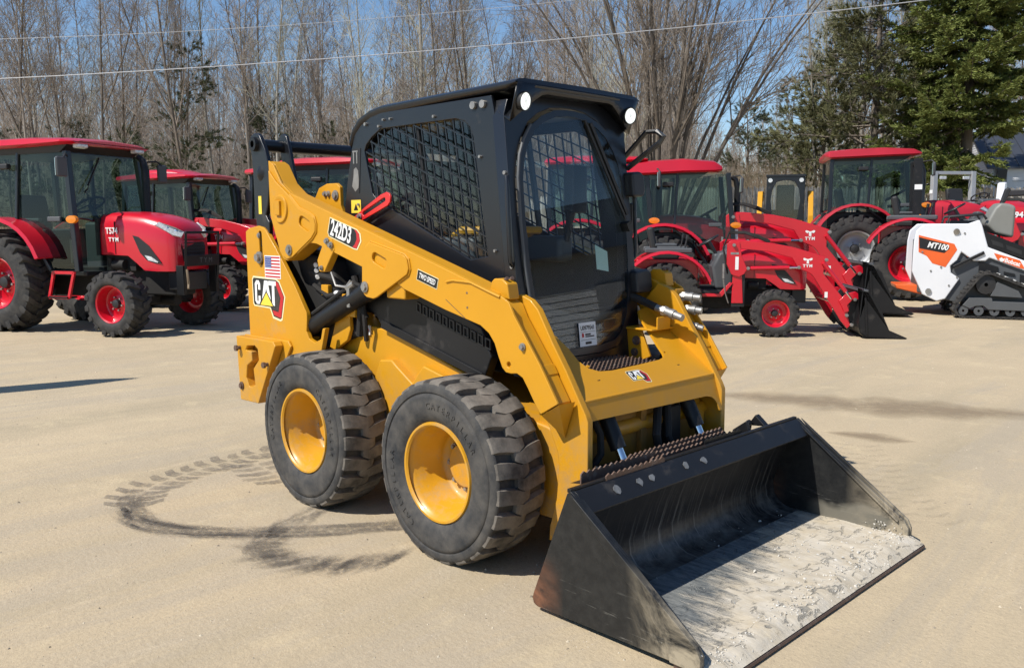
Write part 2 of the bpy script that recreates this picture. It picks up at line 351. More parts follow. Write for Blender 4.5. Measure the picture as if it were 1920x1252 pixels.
def track_marks(rnd):
    Q = []
    tr = [([(-2.05, .0), (-2.24, -.43), (-2.22, -.66), (-2.17, -.9), (-2.1, -1.1), (-2.02, -1.27), (-1.86, -1.43), (-1.69, -1.52)], .16, 'lug'),
          ([(-1.86, -1.43), (-1.69, -1.52), (-1.42, -1.54), (-1.19, -1.46), (-.99, -1.31), (-.77, -1.06), (-.59, -.81), (-.44, -.56)], .075, 'streak'),
          ([(-1.02, -.72), (-.92, -.97), (-.8, -1.18), (-.7, -1.3), (-.52, -1.32)], .085, 'smear'),
          ([(-.7, -1.3), (-.52, -1.32), (-.32, -1.22), (-.2, -1.02), (-.11, -.82)], .12, 'fan'),
          ([(-2.03, -.62), (-1.72, -.64), (-1.44, -.66)], .2, 'lug'),
          ([(.42, 2.5), (.77, 2.01), (1.03, 1.67), (1.25, 1.38), (1.45, 1.2)], .17, 'faint')]
    z = .003
    for pts, hw, kind in tr:
        rs = resample(pts, {'lug': .105, 'streak': .03, 'smear': .028, 'fan': .075, 'faint': .11}[kind])
        for i in range(len(rs) - 1):
            p = rs[i]; d = (rs[i + 1] - p).normalized(); nrm = Vector((-d.y, d.x)); L = {'lug': .060, 'streak': .20, 'smear': .10, 'fan': .03, 'faint': .03}[kind]
            for sgn in (-1, 1):
                z += .00001; e = (rnd.uniform(.85, 1.5) if kind == 'lug' else rnd.uniform(.5, 1)) * (.40 if kind == 'faint' else 1)
                if kind in ('lug', 'faint'):
                    q = p + d * (.04 if sgn > 0 else 0); a0 = q + nrm * sgn * .01; a1 = q + nrm * sgn * hw * rnd.uniform(.85, 1.1) - d * .05
                    am = (a0 + a1) / 2 + d * .022
                    Q.append(([a0 - d * L * .6, am - d * L * .6, am + d * L * .6, a0 + d * L * .6], [e * .55, e, e, e * .55], z))
                    Q.append(([am - d * L * .6, a1 - d * L * .5, a1 + d * L * .5, am + d * L * .6], [e, .7 * e, .7 * e, e], z))
                elif kind in ('streak', 'smear'):
                    for k in range(2):
                        off = nrm * rnd.uniform(-hw, hw); w = rnd.uniform(.008, .022); dd = (d + nrm * rnd.uniform(-.28, .28)).normalized() if kind == 'smear' else (d + nrm * rnd.uniform(-.14, .1)).normalized()
                        q = p + off; n2 = Vector((-dd.y, dd.x)); ee = e * .55
                        Q.append(([q - dd * L - n2 * w, q - n2 * w * 1.2, q + n2 * w * 1.2, q - dd * L + n2 * w], [0, ee, ee, 0], z))
                        Q.append(([q - n2 * w * 1.2, q + dd * L - n2 * w, q + dd * L + n2 * w, q + n2 * w * 1.2], [ee, 0, 0, ee], z))
                else:
                    for k in range(3):
                        ang = rnd.uniform(.55, 1.0); dd = (d * math.cos(ang) + nrm * math.sin(ang)).normalized(); n2 = Vector((-dd.y, dd.x)); w = rnd.uniform(.012, .026); LL = rnd.uniform(.10, .17)
                        q = p + nrm * rnd.uniform(-.05, .05) + d * rnd.uniform(-.05, .05)
                        Q.append(([q - dd * LL - n2 * w, q - n2 * w * 1.4, q + n2 * w * 1.4, q - dd * LL + n2 * w], [0, e, e, 0], z))
                        Q.append(([q - n2 * w * 1.4, q + dd * LL - n2 * w, q + dd * LL + n2 * w, q + n2 * w * 1.4], [e, 0, 0, e], z))
    sheet('tyre_tracks', Q, 'mark')
track_marks(random.Random(3))
def blotch(name, pts, hw, seed):
    rnd = random.Random(seed); rs = resample(pts, .12); Q = []; n = len(rs); st = []
    for i in range(n):
        f = i / (n - 1); w = hw * math.sin(math.pi * min(max(f, .02), .98)) ** .6 * (1 + .18 * math.sin(i * 1.7 + seed) + .10 * math.sin(i * .6))
        d = (rs[min(i + 1, n - 1)] - rs[max(i - 1, 0)]).normalized(); nn = Vector((-d.y, d.x)); st.append((rs[i] - nn * w, rs[i], rs[i] + nn * w, math.sin(math.pi * f) ** .5))
    for i in range(n - 1):
        p, q = st[i], st[i + 1]; Q.append(([p[0], p[1], q[1], q[0]], [0, p[3], q[3], 0], .002)); Q.append(([p[1], p[2], q[2], q[1]], [p[3], 0, 0, q[3]], .002))
    return sheet(name, Q, 'damp')
blotch('damp_patch', [(-1.3, 3.3), (-.82, 3.57), (-.32, 3.74), (.02, 3.88), (.41, 4.08), (.95, 4.35), (1.4, 4.5)], .42, 1)
blotch('damp_patch', [(.1, 2.72), (.35, 2.80), (.6, 2.84), (.75, 2.9)], .14, 2)
M['grit_pale'] = paint('pale grit', (.50, .43, .32), .9, var=.3, vscale=60); M['grit_dark'] = paint('dark grit', (.25, .21, .16), .9, var=.3, vscale=60)
def grit():
    rnd = random.Random(31); mb = MB()
    for k in range(5000):
        d = .8 + 12 * rnd.random() ** 1.7; a = rnd.uniform(-.66, .66) * d; x, y = at(a, d)
        r = .0016 + min(.011, rnd.expovariate(1) * .0022) * .8; mb.use('grit_pale' if rnd.random() < .55 else 'grit_dark')
        A = rnd.uniform(0, 6.28); c, s_ = math.cos(A) * r, math.sin(A) * r; e = rnd.uniform(.6, 1.1); z = gz(x, y)
        mb.add([(x + c, y + s_, z - .001), (x - s_ * e, y + c * e, z - .001), (x - c, y - s_, z - .001), (x + s_ * e, y - c * e, z - .001), (x + rnd.uniform(-.3, .3) * r, y + rnd.uniform(-.3, .3) * r, z + r * rnd.uniform(.5, .9))], [(0, 1, 4), (1, 2, 4), (2, 3, 4), (3, 0, 4)])
    o = mb.build('grit', smooth=0); o['kind'] = 'stuff'
grit()
# ------------------------------------------------------------------ overhead wires
M['wire'] = paint('pale wire', (.42, .43, .44), .5, var=.05)
def wire(name, label, a0, z0, a1, z1, d0, d1, sag, r):
    pts = []
    for i in range(33):
        t = i / 32; x, y = at(a0 + (a1 - a0) * t, d0 + (d1 - d0) * t); pts.append((x, y, z0 + (z1 - z0) * t - sag * 4 * t * (1 - t)))
    mb = MB(); mb.tube(pts, r, 5); o = mb.build(name, 'wire'); tag(o, label, 'cable', 'overhead wires'); return o
wire('overhead_wire', 'thicker pale overhead wire crossing above the cab roofs, lower of the two', -36, 4.92, 36, 10.94, 22, 22, 2.0, .012)
wire('overhead_wire', 'thin pale overhead wire running above the thicker one, upper of the two', -36, 7.09, 36, 13.7, 24, 24, 3.1, .0065)
# ------------------------------------------------------------------ bark and leaves
def bark(name, c0, c1, sc_=6):
    m, n, l, b = new_mat(name); b.inputs["Roughness"].default_value = .9; b.inputs["Specular IOR Level"].default_value = .2
    oi = n.new("ShaderNodeObjectInfo"); c = n.new("ShaderNodeTexCoord").outputs['Object']
    mp = n.new("ShaderNodeMapping"); mp.inputs["Scale"].default_value = (1, 1, .18); l.new(c, mp.inputs[0])
    nz = noise_node(n, l, sc_, 6, .7, vec=mp.outputs[0])
    col = mixc(n, l, ramp(n, l, nz.outputs[0], .35, .65).outputs[0], c0, c1)
    h = n.new("ShaderNodeHueSaturation"); mr = n.new("ShaderNodeMapRange"); l.new(oi.outputs["Random"], mr.inputs[0]); mr.inputs[3].default_value = .75; mr.inputs[4].default_value = 1.3
    l.new(mr.outputs[0], h.inputs["Value"]); l.new(col, h.inputs["Color"]); l.new(h.outputs[0], b.inputs["Base Color"]); return m
M['bark'] = bark('grey brown bark', (.15, .13, .11), (.30, .265, .23))
M['bark_dark'] = bark('dark furrowed bark', (.09, .075, .06), (.20, .17, .14))
M['bark_pale'] = bark('pale aspen bark', (.20, .185, .16), (.35, .33, .285))
M['twig'] = bark('twig bark', (.19, .158, .13), (.32, .27, .225))
M['twig_pale'] = bark('pale budding twig', (.29, .28, .22), (.42, .40, .32))
M['far_twig'] = bark('far brown twigs', (.25, .215, .18), (.37, .325, .275))
M['twig_dark'] = bark('dark twig bark', (.13, .11, .09), (.24, .205, .17))
M['brush'] = bark('dry brush stems', (.24, .185, .125), (.40, .31, .21))
def foliage(name, c0, c1):
    m, n, l, b = new_mat(name); b.inputs["Roughness"].default_value = .7; b.inputs["Specular IOR Level"].default_value = .3
    g = n.new("ShaderNodeNewGeometry"); col = mixc(n, l, g.outputs["Random Per Island"], c0, c1); l.new(col, b.inputs["Base Color"]); return m
M['pine'] = foliage('olive pine needles', (.095, .102, .045), (.21, .205, .10))
M['pine_dark'] = foliage('dark pine needles', (.060, .075, .040), (.13, .14, .075))
M['spruce'] = foliage('green spruce needles', (.095, .125, .028), (.20, .225, .06))
def limb(mb, p, d, L, r, n, rnd, seg=3, wob=.12, up=.1, r1=.3):
    pts = [p.copy()]; rs = [r]; q = p.copy(); d = d.normalized()
    for i in range(seg):
        d = (d + Vector((rnd.uniform(-wob, wob), rnd.uniform(-wob, wob), rnd.uniform(-wob, wob) + up))).normalized()
        q = q + d * (L / seg); pts.append(q.copy()); rs.append(r * (1 - (1 - r1) * (i + 1) / seg))
    mb.tube(pts, rs, n, cap=False); return pts, d
def along(pts, t):
    k = min(int(t * (len(pts) - 1)), len(pts) - 2); f = t * (len(pts) - 1) - k; return pts[k].lerp(pts[k + 1], f), (pts[k + 1] - pts[k]).normalized()
def rdir(base, ang, rnd):
    o = base.orthogonal().normalized(); o = Matrix.Rotation(rnd.uniform(0, 2 * math.pi), 3, base) @ o
    return base * math.cos(ang) + o * math.sin(ang)
def bare_tree(rnd, H, r, nb, lo, ang, lenf, fork=False):
    tk = MB(); cr = MB(); lean = Vector((rnd.uniform(-.05, .05), rnd.uniform(-.05, .05), 1))
    pts, _ = limb(tk, Vector((0, 0, -.3)), lean, H, r, 7, rnd, 9, .05, .05, .12); stems = [(pts, r, H)]
    if fork:
        for k in range(rnd.choice((1, 2))):
            p, d = along(pts, rnd.uniform(.2, .4)); q, _ = limb(tk, p, rdir(d, rnd.uniform(.25, .45), rnd), H * .6, r * .6, 6, rnd, 7, .07, .1, .12); stems.append((q, r * .6, H * .6))
    for sp, sr, sh in stems:
        for i in range(nb if sp is pts else nb // 2):
            t = lo + (1 - lo) * (i + rnd.random()) / (nb if sp is pts else nb // 2); t = min(t, .985); p, d = along(sp, t)
            L = lenf * sh * (1.08 - t) * rnd.uniform(.55, 1.2) + .5; rr = max(.012, sr * (1.05 - t) * .45)
            bp, bd = limb(cr, p, rdir(d, ang * rnd.uniform(.7, 1.25), rnd), L, rr, 4, rnd, 4, .13, .12, .25)
            for j in range(int(4 + L * 1.6)):
                p2, d2 = along(bp, rnd.uniform(.2, 1)); L2 = L * rnd.uniform(.2, .5) + .15; sp2, _ = limb(cr, p2, rdir(d2, rnd.uniform(.5, .95), rnd), L2, max(.008, rr * .4), 3, rnd, 2, .16, .12, .4)
                for k in range(4):
                    p3, d3 = along(sp2, rnd.uniform(.15, 1)); limb(cr, p3, rdir(d3, rnd.uniform(.4, .9), rnd), L2 * rnd.uniform(.3, .7) + .1, .006, 3, rnd, 1, .1, .15, .6)
    return tk, cr
def build_tree(name, tk, cr, tm, cm, label, cat, group, crown='crown'):
    e = empty(name, label, cat, group=group); tk.build('trunk', tm, e, smooth=60, fix=False); cr.build(crown, cm, e, smooth=0, fix=False); return e
def needles(mb, p, d, L, n, w, rnd, spread=.9):
    for k in range(n):
        q = p + d * (L * .5 * rnd.random()); v = rdir(d, rnd.uniform(.2, spread), rnd) * L * rnd.uniform(.6, 1.1); s = v.orthogonal().normalized() * w
        s = Matrix.Rotation(rnd.uniform(0, 6.28), 3, v.normalized()) @ s
        mb.add([q - s, q + s, q + v], [(0, 1, 2)])
def pine_tree(rnd, H, r, spread, lo, nb, dens, tuft=.30, wd=.03):
    tk = MB(); st = MB(); nd = MB(); pts, _ = limb(tk, Vector((0, 0, -.3)), Vector((rnd.uniform(-.03, .03), 0, 1)), H, r, 8, rnd, 10, .03, .05, .1)
    for i in range(nb):
        t = lo + (1 - lo) * (i + rnd.random()) / nb; t = min(t, .99); p, d = along(pts, t)
        prof = (1 - t) ** .7 * (.55 + .45 * min(1, (t - lo + .1) * 4)); L = spread * prof * rnd.uniform(.55, 1.15) + .3
        bp, bd = limb(st, p, rdir(Vector((0, 0, 1)), math.radians(rnd.uniform(62, 100)), rnd), L, max(.015, r * (1 - t) * .3), 4, rnd, 4, .12, .05, .2)
        for j in range(int(3 + L * dens)):
            p2, d2 = along(bp, rnd.uniform(.25, 1)); tw, td = limb(st, p2, rdir(d2, rnd.uniform(.4, 1.0), rnd), rnd.uniform(.25, .7), .008, 3, rnd, 2, .2, .1, .4)
            for k in range(4):
                p3, d3 = along(tw, rnd.uniform(.3, 1)); needles(nd, p3, d3, tuft, 11, wd, rnd, 1.0)
    return tk, st, nd
def spruce_tree(rnd, H, r, spread, lo):
    tk = MB(); st = MB(); nd = MB(); pts, _ = limb(tk, Vector((0, 0, -.3)), Vector((0, 0, 1)), H, r, 8, rnd, 8, .01, .05, .1)
    z = lo * H
    while z < H - .3:
        t = z / H; p, d = along(pts, t); nbr = rnd.choice((5, 6, 7))
        for k in range(nbr):
            az = 2 * math.pi * (k + rnd.random() * .7) / nbr; L = (spread * (1 - t) ** .85 + .15) * rnd.uniform(.7, 1.12)
            out = Vector((math.cos(az), math.sin(az), 0))
            if z < 4.5 and out.x * RT2.x + out.y * RT2.y > -.10: continue
            bp = []; rs = []
            for i in range(7):
                f = i / 6; bp.append(p + out * L * f + Vector((0, 0, -.24 * L * math.sin(f * 2.2) + .16 * L * f * f + rnd.uniform(-.02, .02)))); rs.append(max(.008, r * .22 * (1 - t) * (1 - f) + .006))
            st.tube(bp, rs, 4, cap=False); ns = int(6 + L * 9)
            for j in range(ns):
                f = .12 + .88 * (j + rnd.random()) / ns; q, dd = along(bp, min(f, .999)); sd = dd.cross(Vector((0, 0, 1))).normalized() * rnd.choice((-1, 1))
                tl = L * .36 * (1.05 - f) * rnd.uniform(.6, 1.1) + .16
                v = (sd * .8 + dd * .55 + Vector((0, 0, rnd.uniform(-.25, .05)))).normalized(); m_ = max(2, int(tl / .085))
                for g in range(m_):
                    needles(nd, q + v * tl * g / m_ + Vector((0, 0, -.05 * g / m_)), v, .19, 9, .030, rnd, .9)
        z += (.27 + .18 * (1 - t)) * rnd.uniform(.8, 1.2)
    return tk, st, nd
def build_conifer(name, parts, tm, fm, label, cat, group=None):
    e = empty(name, label, cat, group=group); tk, st, nd = parts; tk.build('trunk', tm, e, smooth=60, fix=False)
    b = st.build('branches', tm, e, smooth=0, fix=False); nd.build('needles', fm, b, smooth=0, fix=False); return e
def place(o, a, d, rz=0, s=1, dz=0, tilt=(0, 0)):
    x, y = at(a, d); o.location = (x, y, gz(x, y) + dz); o.rotation_euler = (tilt[0], tilt[1], rz); o.scale = (s, s, s)
def forest():
    rnd = random.Random(11); protos = []; G = 'bare trees of the wood behind the machines'
    for i in range(9):
        pale = i in (2, 5, 8)
        tk, cr = bare_tree(rnd, rnd.uniform(13, 17), rnd.uniform(.07, .125), 30, .20 if i % 2 else .34, rnd.uniform(.5, .8), .21, fork=i in (1, 4, 7))
        protos.append(build_tree('bare_tree', tk, cr, 'bark_pale' if pale else ('bark', 'bark_dark')[i % 2], 'twig_pale' if pale else 'twig',
                                 ('pale barked leafless tree' if pale else 'grey barked leafless tree') + ' standing in the wood behind the machines', 'tree', G, 'branches'))
    used = set(); n = 0
    for row, (d0, d1, cnt) in enumerate(((37, 41, 28), (42, 48, 36), (49, 57, 40), (58, 70, 44))):
        for k in range(cnt):
            d = rnd.uniform(d0, d1); lim = .66 * d; a = -lim + 2 * lim * (k + rnd.random()) / cnt
            px_ = 960 + 1615 * a / d
            if 1060 < px_ < 1500 and d < 50 and rnd.random() < .75: continue
            if px_ > 1650 and d < 48: continue
            i = rnd.randrange(9); src = protos[i]
            o = src if i not in used else copy_tree(src); used.add(i)
            s = rnd.uniform(.8, 1.15) * (.42 if 1300 < px_ < 1500 else 1.0)
            place(o, a, d, rnd.uniform(0, 6.28), s, 0, (rnd.gauss(0, .045), rnd.gauss(0, .045))); n += 1
    for i in range(9):
        if i not in used: place(protos[i], -30 + 4 * i, 60)
    # pines half hidden in the wood
    for i, (px_, d, H, s) in enumerate(((352, 40, 9.5, 2.2), (520, 46, 7.5, 2.4), (640, 44, 6.0, 2.2), (880, 50, 8, 2.4), (150, 47, 7, 2.6), (1395, 54, 6.5, 2.4), (1462, 56, 8.0, 3.0), (30, 44, 6, 2.2), (740, 52, 7, 2.6), (250, 43, 5.5, 2.0))):
        e = build_conifer('pine_tree', pine_tree(rnd, H, .12, s, .12, 52, 4.0, .22, .013), 'bark_dark', 'pine_dark', 'dark green pine half hidden among the bare trees', 'tree', 'pines among the bare trees')
        place(e, (px_ - 960) / 1615 * d, d, rnd.uniform(0, 6))
forest()
def multi_stem():
    rnd = random.Random(21); tk = MB(); cr = MB()
    base = Vector((0, 0, -.3)); R3 = Vector((RT2.x, RT2.y, 0)); F3 = Vector((FW2.x, FW2.y, 0))
    stems = [(-.62, .10), (-.40, -.2), (-.25, .25), (-.12, -.1), (.0, .2), (.10, -.25), (.22, .1), (.34, -.12), (.46, .2), (.60, -.1), (.74, .1), (.90, .0), (1.05, .15), (-.8, -.1), (-.18, .3), (.05, -.3), (-.32, -.3), (.28, .3), (.16, -.1)]
    for i, (sx, sy) in enumerate(stems):
        L = rnd.uniform(10, 12.5); r = rnd.uniform(.07, .125); p = base + R3 * sx * .7 + F3 * sy * .8; pts = [p.copy()]; rs = [r]; N = 9
        d = (Vector((0, 0, 1)) + R3 * sx * .36 + F3 * sy * .4).normalized()
        for k in range(N):
            d = (d + R3 * sx * .055 + Vector((rnd.uniform(-.06, .06), rnd.uniform(-.06, .06), .0))).normalized(); p = p + d * L / N; pts.append(p.copy()); rs.append(r * (1 - .86 * (k + 1) / N))
        tk.tube(pts, rs, 7, cap=False)
        for b in range(11):
            t = rnd.uniform(.28, .98); q, dd = along(pts, t); Lb = (1.05 - t) * L * .36 * rnd.uniform(.5, 1.1) + .7
            bp, bd = limb(cr, q, rdir(dd, rnd.uniform(.3, .65), rnd), Lb, max(.014, r * (1.1 - t) * .45), 4, rnd, 4, .1, .05, .25)
            for j in range(int(4 + Lb * 1.6)):
                p2, d2 = along(bp, rnd.uniform(.15, 1)); L2 = Lb * rnd.uniform(.2, .45) + .2; s2, _ = limb(cr, p2, rdir(d2, rnd.uniform(.35, .75), rnd), L2, .011, 3, rnd, 2, .12, .06, .4)
                for k in range(4):
                    p3, d3 = along(s2, rnd.uniform(.1, 1)); limb(cr, p3, rdir(d3, rnd.uniform(.3, .8), rnd), L2 * rnd.uniform(.3, .7) + .1, .006, 3, rnd, 1, .1, .05, .5)
    e = build_tree('bare_tree', tk, cr, 'bark_dark', 'twig_dark', 'big leafless tree with many stems fanning up behind the cab roof of the loader', 'tree', None, 'branches')
    place(e, (1232 - 960) / 1615 * 31, 31)
multi_stem()
rnd = random.Random(5)
e = build_conifer('pine_tree', pine_tree(rnd, 13.5, .24, 4.0, .10, 140, 5.6, .28, .017), 'bark_dark', 'pine', 'tall olive brown pine with a thin crown left of the green spruce', 'tree'); place(e, (1625 - 960) / 1615 * 37, 37, 1.0)
e = build_conifer('pine_tree', pine_tree(rnd, 8.5, .16, 3.2, .14, 80, 5.0, .26, .017), 'bark_dark', 'pine', 'shorter olive pine just left of the tall thin crowned pine', 'tree'); place(e, (1530 - 960) / 1615 * 40, 40, 2.0)
e = build_conifer('spruce_tree', spruce_tree(rnd, 19, .26, 4.7, .13), 'bark_dark', 'spruce', 'dense bright green spruce with drooping boughs in front of the house', 'tree'); place(e, (1798 - 960) / 1615 * 34.5, 34.5, 0)
def brush():
    rnd = random.Random(9); mb = MB()
    for k in range(9000):
        a = rnd.uniform(-27, 13); d = rnd.uniform(36.5, 42) if a > 3 else rnd.uniform(39, 60); x, y = at(a, d); h = rnd.uniform(.8, 3.0) * (1.05 if a > 6 else .9); p = Vector((x, y, gz(x, y) - .05)); t = Vector((rnd.gauss(0, .22) * h, rnd.gauss(0, .22) * h, h)); s = RT2 * rnd.uniform(.006, .013)
        s3 = Vector((s.x, s.y, 0)); m_ = p + t * .55 + Vector((rnd.gauss(0, .06), rnd.gauss(0, .06), 0)); mb.add([p - s3, p + s3, m_ + s3 * .6, m_ - s3 * .6, p + t], [(0, 1, 2, 3), (3, 2, 4)])
        for j in range(3):
            q = p + t * rnd.uniform(.3, .8); v = Vector((rnd.gauss(0, .35), rnd.gauss(0, .35), rnd.uniform(.3, .9))) * h * .3; mb.add([q - s3 * .5, q + s3 * .5, q + v], [(0, 1, 2)])
    o = mb.build('brush', 'brush', smooth=0, fix=False); o['kind'] = 'stuff'
    mb = MB()
    for k in range(12000):
        d = rnd.uniform(44, 72); a = rnd.uniform(-.66 * d, .20 * d); x, y = at(a, d); h = rnd.uniform(2.5, 11) * rnd.uniform(.55, 1); p = Vector((x, y, gz(x, y) - .1)); t = Vector((rnd.gauss(0, .13) * h, rnd.gauss(0, .13) * h, h)); s3 = Vector((RT2.x, RT2.y, 0)) * rnd.uniform(.009, .02)
        m_ = p + t * .5 + Vector((rnd.gauss(0, .1), rnd.gauss(0, .1), 0)); mb.add([p - s3, p + s3, m_ + s3 * .6, m_ - s3 * .6, p + t], [(0, 1, 2, 3), (3, 2, 4)])
        for j in range(6):
            q = p + t * rnd.uniform(.2, .9); v = Vector((rnd.gauss(0, .5), rnd.gauss(0, .5), rnd.uniform(.3, .9))) * h * .22; mb.add([q - s3 * .5, q + s3 * .5, q + v], [(0, 1, 2)])
    o = mb.build('undergrowth', 'twig', smooth=0, fix=False); o['kind'] = 'stuff'
    mb = MB()
    for k in range(1100):
        d = rnd.uniform(72, 98); a = rnd.uniform(-.68, .68) * d; x, y = at(a, d); pq = 960 + 1615 * a / d; h = rnd.uniform(8, 17) * (.5 if 1300 < pq < 1520 else 1); p = Vector((x, y, gz(x, y) - .3)); R3 = Vector((RT2.x, RT2.y, 0)); s3 = R3 * rnd.uniform(.05, .10); ln = Vector((rnd.gauss(0, .04) * h, rnd.gauss(0, .04) * h, h))
        mb.add([p - s3, p + s3, p + ln], [(0, 1, 2)])
        for j in range(40):
            t = rnd.uniform(.12, .98); q = p + ln * t; L = h * .22 * (1.15 - t) * rnd.uniform(.5, 1.1) + .4; v = Vector((rnd.gauss(0, .55), rnd.gauss(0, .55), rnd.uniform(.35, 1.1))).normalized() * L; w = R3 * .03
            mb.add([q - w, q + w, q + v], [(0, 1, 2)])
            for g in range(2):
                q2 = q + v * rnd.uniform(.3, .9); v2 = Vector((rnd.gauss(0, .6), rnd.gauss(0, .6), rnd.uniform(.3, 1))).normalized() * L * .5; mb.add([q2 - w * .5, q2 + w * .5, q2 + v2], [(0, 1, 2)])
    o = mb.build('distant_wood', 'far_twig', smooth=0, fix=False); o['kind'] = 'stuff'
brush()
# ------------------------------------------------------------------ picket fence
M['weathered'] = bark('weathered grey wood', (.22, .20, .175), (.36, .335, .30), 9)
def fence():
    A = Vector(at(.8, 36.5)); B = Vector(at(21.5, 32.5)); dv = (B - A); L = dv.length; dv /= L; ang = math.atan2(dv.y, dv.x)
    e = empty('picket_fence', 'weathered grey wooden picket fence running behind the parked machines', 'fence', (A.x, A.y, 0), ang)
    m = MB(); m.xz([(-.046, 0), (-.046, 1.50), (-.018, 1.58), (.018, 1.58), (.046, 1.50), (.046, 0)], -.011, .011); src = m.build('picket', 'weathered', e, smooth=0)
    rnd = random.Random(4); x = 0; first = True
    while x < L:
        o = src if first else src.copy()
        if not first: COL.objects.link(o); o.parent = e
        first = False; p = A + dv * x; o.location = (x, rnd.uniform(-.006, .006), gz(p.x, p.y) + rnd.uniform(-.05, .03)); o.rotation_euler = (0, rnd.uniform(-.012, .012), 0); x += rnd.uniform(.104, .114)
    x = 1.2
    while x < L:
        p = A + dv * x; z = gz(p.x, p.y); m = MB(); m.bx(x - .06, x + .06, .085, .205, z - .1, z + 1.66); m.build('post', 'weathered', e, smooth=0); x += 2.4
    for h in (.35, 1.2):
        m = MB(); k = 24; m.tube([(L * i / k, .05, gz(*(A + dv * (L * i / k))) + h) for i in range(k + 1)], .035, 4); m.build('rail', 'weathered', e, smooth=0)
fence()
# ------------------------------------------------------------------ white house
M['siding'] = paint('white lap siding', (.62, .63, .65), .6, var=.05, vscale=.6)
M['trim'] = paint('grey house trim', (.30, .31, .33), .6)
def roof_mat():
    m, n, l, b = new_mat('blue grey standing seam roof'); b.inputs["Base Color"].default_value = (.062, .070, .088, 1); b.inputs["Metallic"].default_value = .3; b.inputs["Roughness"].default_value = .45; return m
M['roof'] = roof_mat()
def house():
    x, y = at(21.95, 40); z0 = gz(x, y)
    e = empty('white_house', 'small white house with lap siding and blue grey metal roof at the right edge', 'house', (x, y, z0), math.atan2((RT2 * .967 - FW2 * .255).y, (RT2 * .967 - FW2 * .255).x))
    W, D, H, RH = 9.0, 6.4, 2.35, 1.75   # local x along ridge, y depth
    nb = 17
    def lap(x0, x1, yf, sgn, z, h): pass
    m = MB()
    for i in range(nb):
        z = i * H / nb; h = H / nb
        m.add([(0, -.012, z), (W, -.012, z), (W, 0, z + h), (0, 0, z + h), (0, -.0, z), (W, 0, z)], [(0, 1, 2, 3), (0, 4, 5, 1)])
        m.add([(-.012, D, z), (-.012, 0, z), (0, 0, z + h), (0, D, z + h)], [(0, 1, 2, 3)])
    ng = 15
    for i in range(ng):
        z = H + i * RH / ng; h = RH / ng; y0 = D / 2 * i / ng; y1 = D / 2 * (i + 1) / ng
        m.add([(-.012, D - y0, z), (-.012, y0, z), (0, y1, z + h), (0, D - y1, z + h)], [(0, 1, 2, 3)])
    m.bx(0, W, .02, D, 0, H); m.build('wall', 'siding', e, smooth=0)
    m = MB(); ov = .28
    for s in (0, 1):
        ya, yb = (-ov, D / 2) if s == 0 else (D + ov, D / 2); za = H - ov * RH / (D / 2)
        m.add([(-ov, ya, za), (W + ov, ya, za), (W + ov, yb, H + RH), (-ov, yb, H + RH), (-ov, ya, za + .08), (W + ov, ya, za + .08), (W + ov, yb, H + RH + .08), (-ov, yb, H + RH + .08)], [(0, 1, 2, 3), (4, 5, 6, 7), (0, 1, 5, 4), (0, 3, 7, 4), (1, 2, 6, 5)])
        k = -ov
        while k < W + ov: m.bar((k, ya, za + .1), (k, yb, H + RH + .1), .03, .05); k += .45
    m.build('roof', 'roof', e, smooth=0)
    m = MB(); m.bx(.8, 3.2, -.05, -.02, 0, 2.1); d = m.build('garage_door', 'white', e, smooth=0)
    m = MB()
    for z in (.55, 1.1, 1.65): m.bx(.85, 3.15, -.065, -.052, z - .01, z + .01)
    m.build('door_groove', 'trim', d, smooth=0)
    m = MB(); m.bx(.62, .80, -.07, -.02, 0, 2.25); m.bx(3.2, 3.38, -.07, -.02, 0, 2.25); m.bx(.62, 3.38, -.072, -.02, 2.1, 2.26); m.bx(-.02, .10, -.06, -.015, 0, H); m.build('trim', 'white', e, smooth=0)
    m = MB(); m.box((.35, -.25, 1.95), (.4, .08, .5), Matrix.Rotation(.4, 3, 'X')); m.bar((.35, -.02, 1.7), (.35, -.22, 1.9), .04); m.build('satellite_dish', 'grey', e)
house()
# ------------------------------------------------------------------ wheels
def lug_grid(mb, path, R, c=(0, 0, 0)):
    """path: list of (y, theta, half width in metres at the top, top radius, base radius)"""
    vs = []
    for y, t, hw, rt, rb in path:
        for dr, k in ((rb, 1.28), (rt, 1.0), (rt, -1.0), (rb, -1.28)):
            a = t + k * hw / R; vs.append((c[0] + dr * math.cos(a), c[1] + y, c[2] + dr * math.sin(a)))
    n = len(path); fs = [(i * 4 + k, i * 4 + k + 1, i * 4 + k + 5, i * 4 + k + 4) for i in range(n - 1) for k in range(3)]
    fs += [(0, 1, 2, 3), (n * 4 - 1, n * 4 - 2, n * 4 - 3, n * 4 - 4)]
    mb.add(vs, fs)
def ring_text(body, r, y, size, parent, mat, a0, step, ext=.003, flip=False):
    """raised lettering round a tyre wall that faces -y, joined into one mesh"""
    bm = bmesh.new()
    for i, ch in enumerate(body):
        if ch == ' ': continue
        a = a0 - i * step
        rad = Vector((math.cos(a), 0, math.sin(a))); tan = Vector((math.sin(a), 0, -math.cos(a)))
        o = text(ch, size, mat, None, frame(rad * r + Vector((0, y, 0)), tan, rad), ext=ext)
        bm.from_mesh(o.data); me_ = o.data; bpy.data.objects.remove(o); bpy.data.meshes.remove(me_)
    me = bpy.data.meshes.new('sidewall_lettering'); bm.to_mesh(me); bm.free(); me.materials.append(M[mat])
    o = bpy.data.objects.new('sidewall_lettering', me); COL.objects.link(o); o.parent = parent; return o
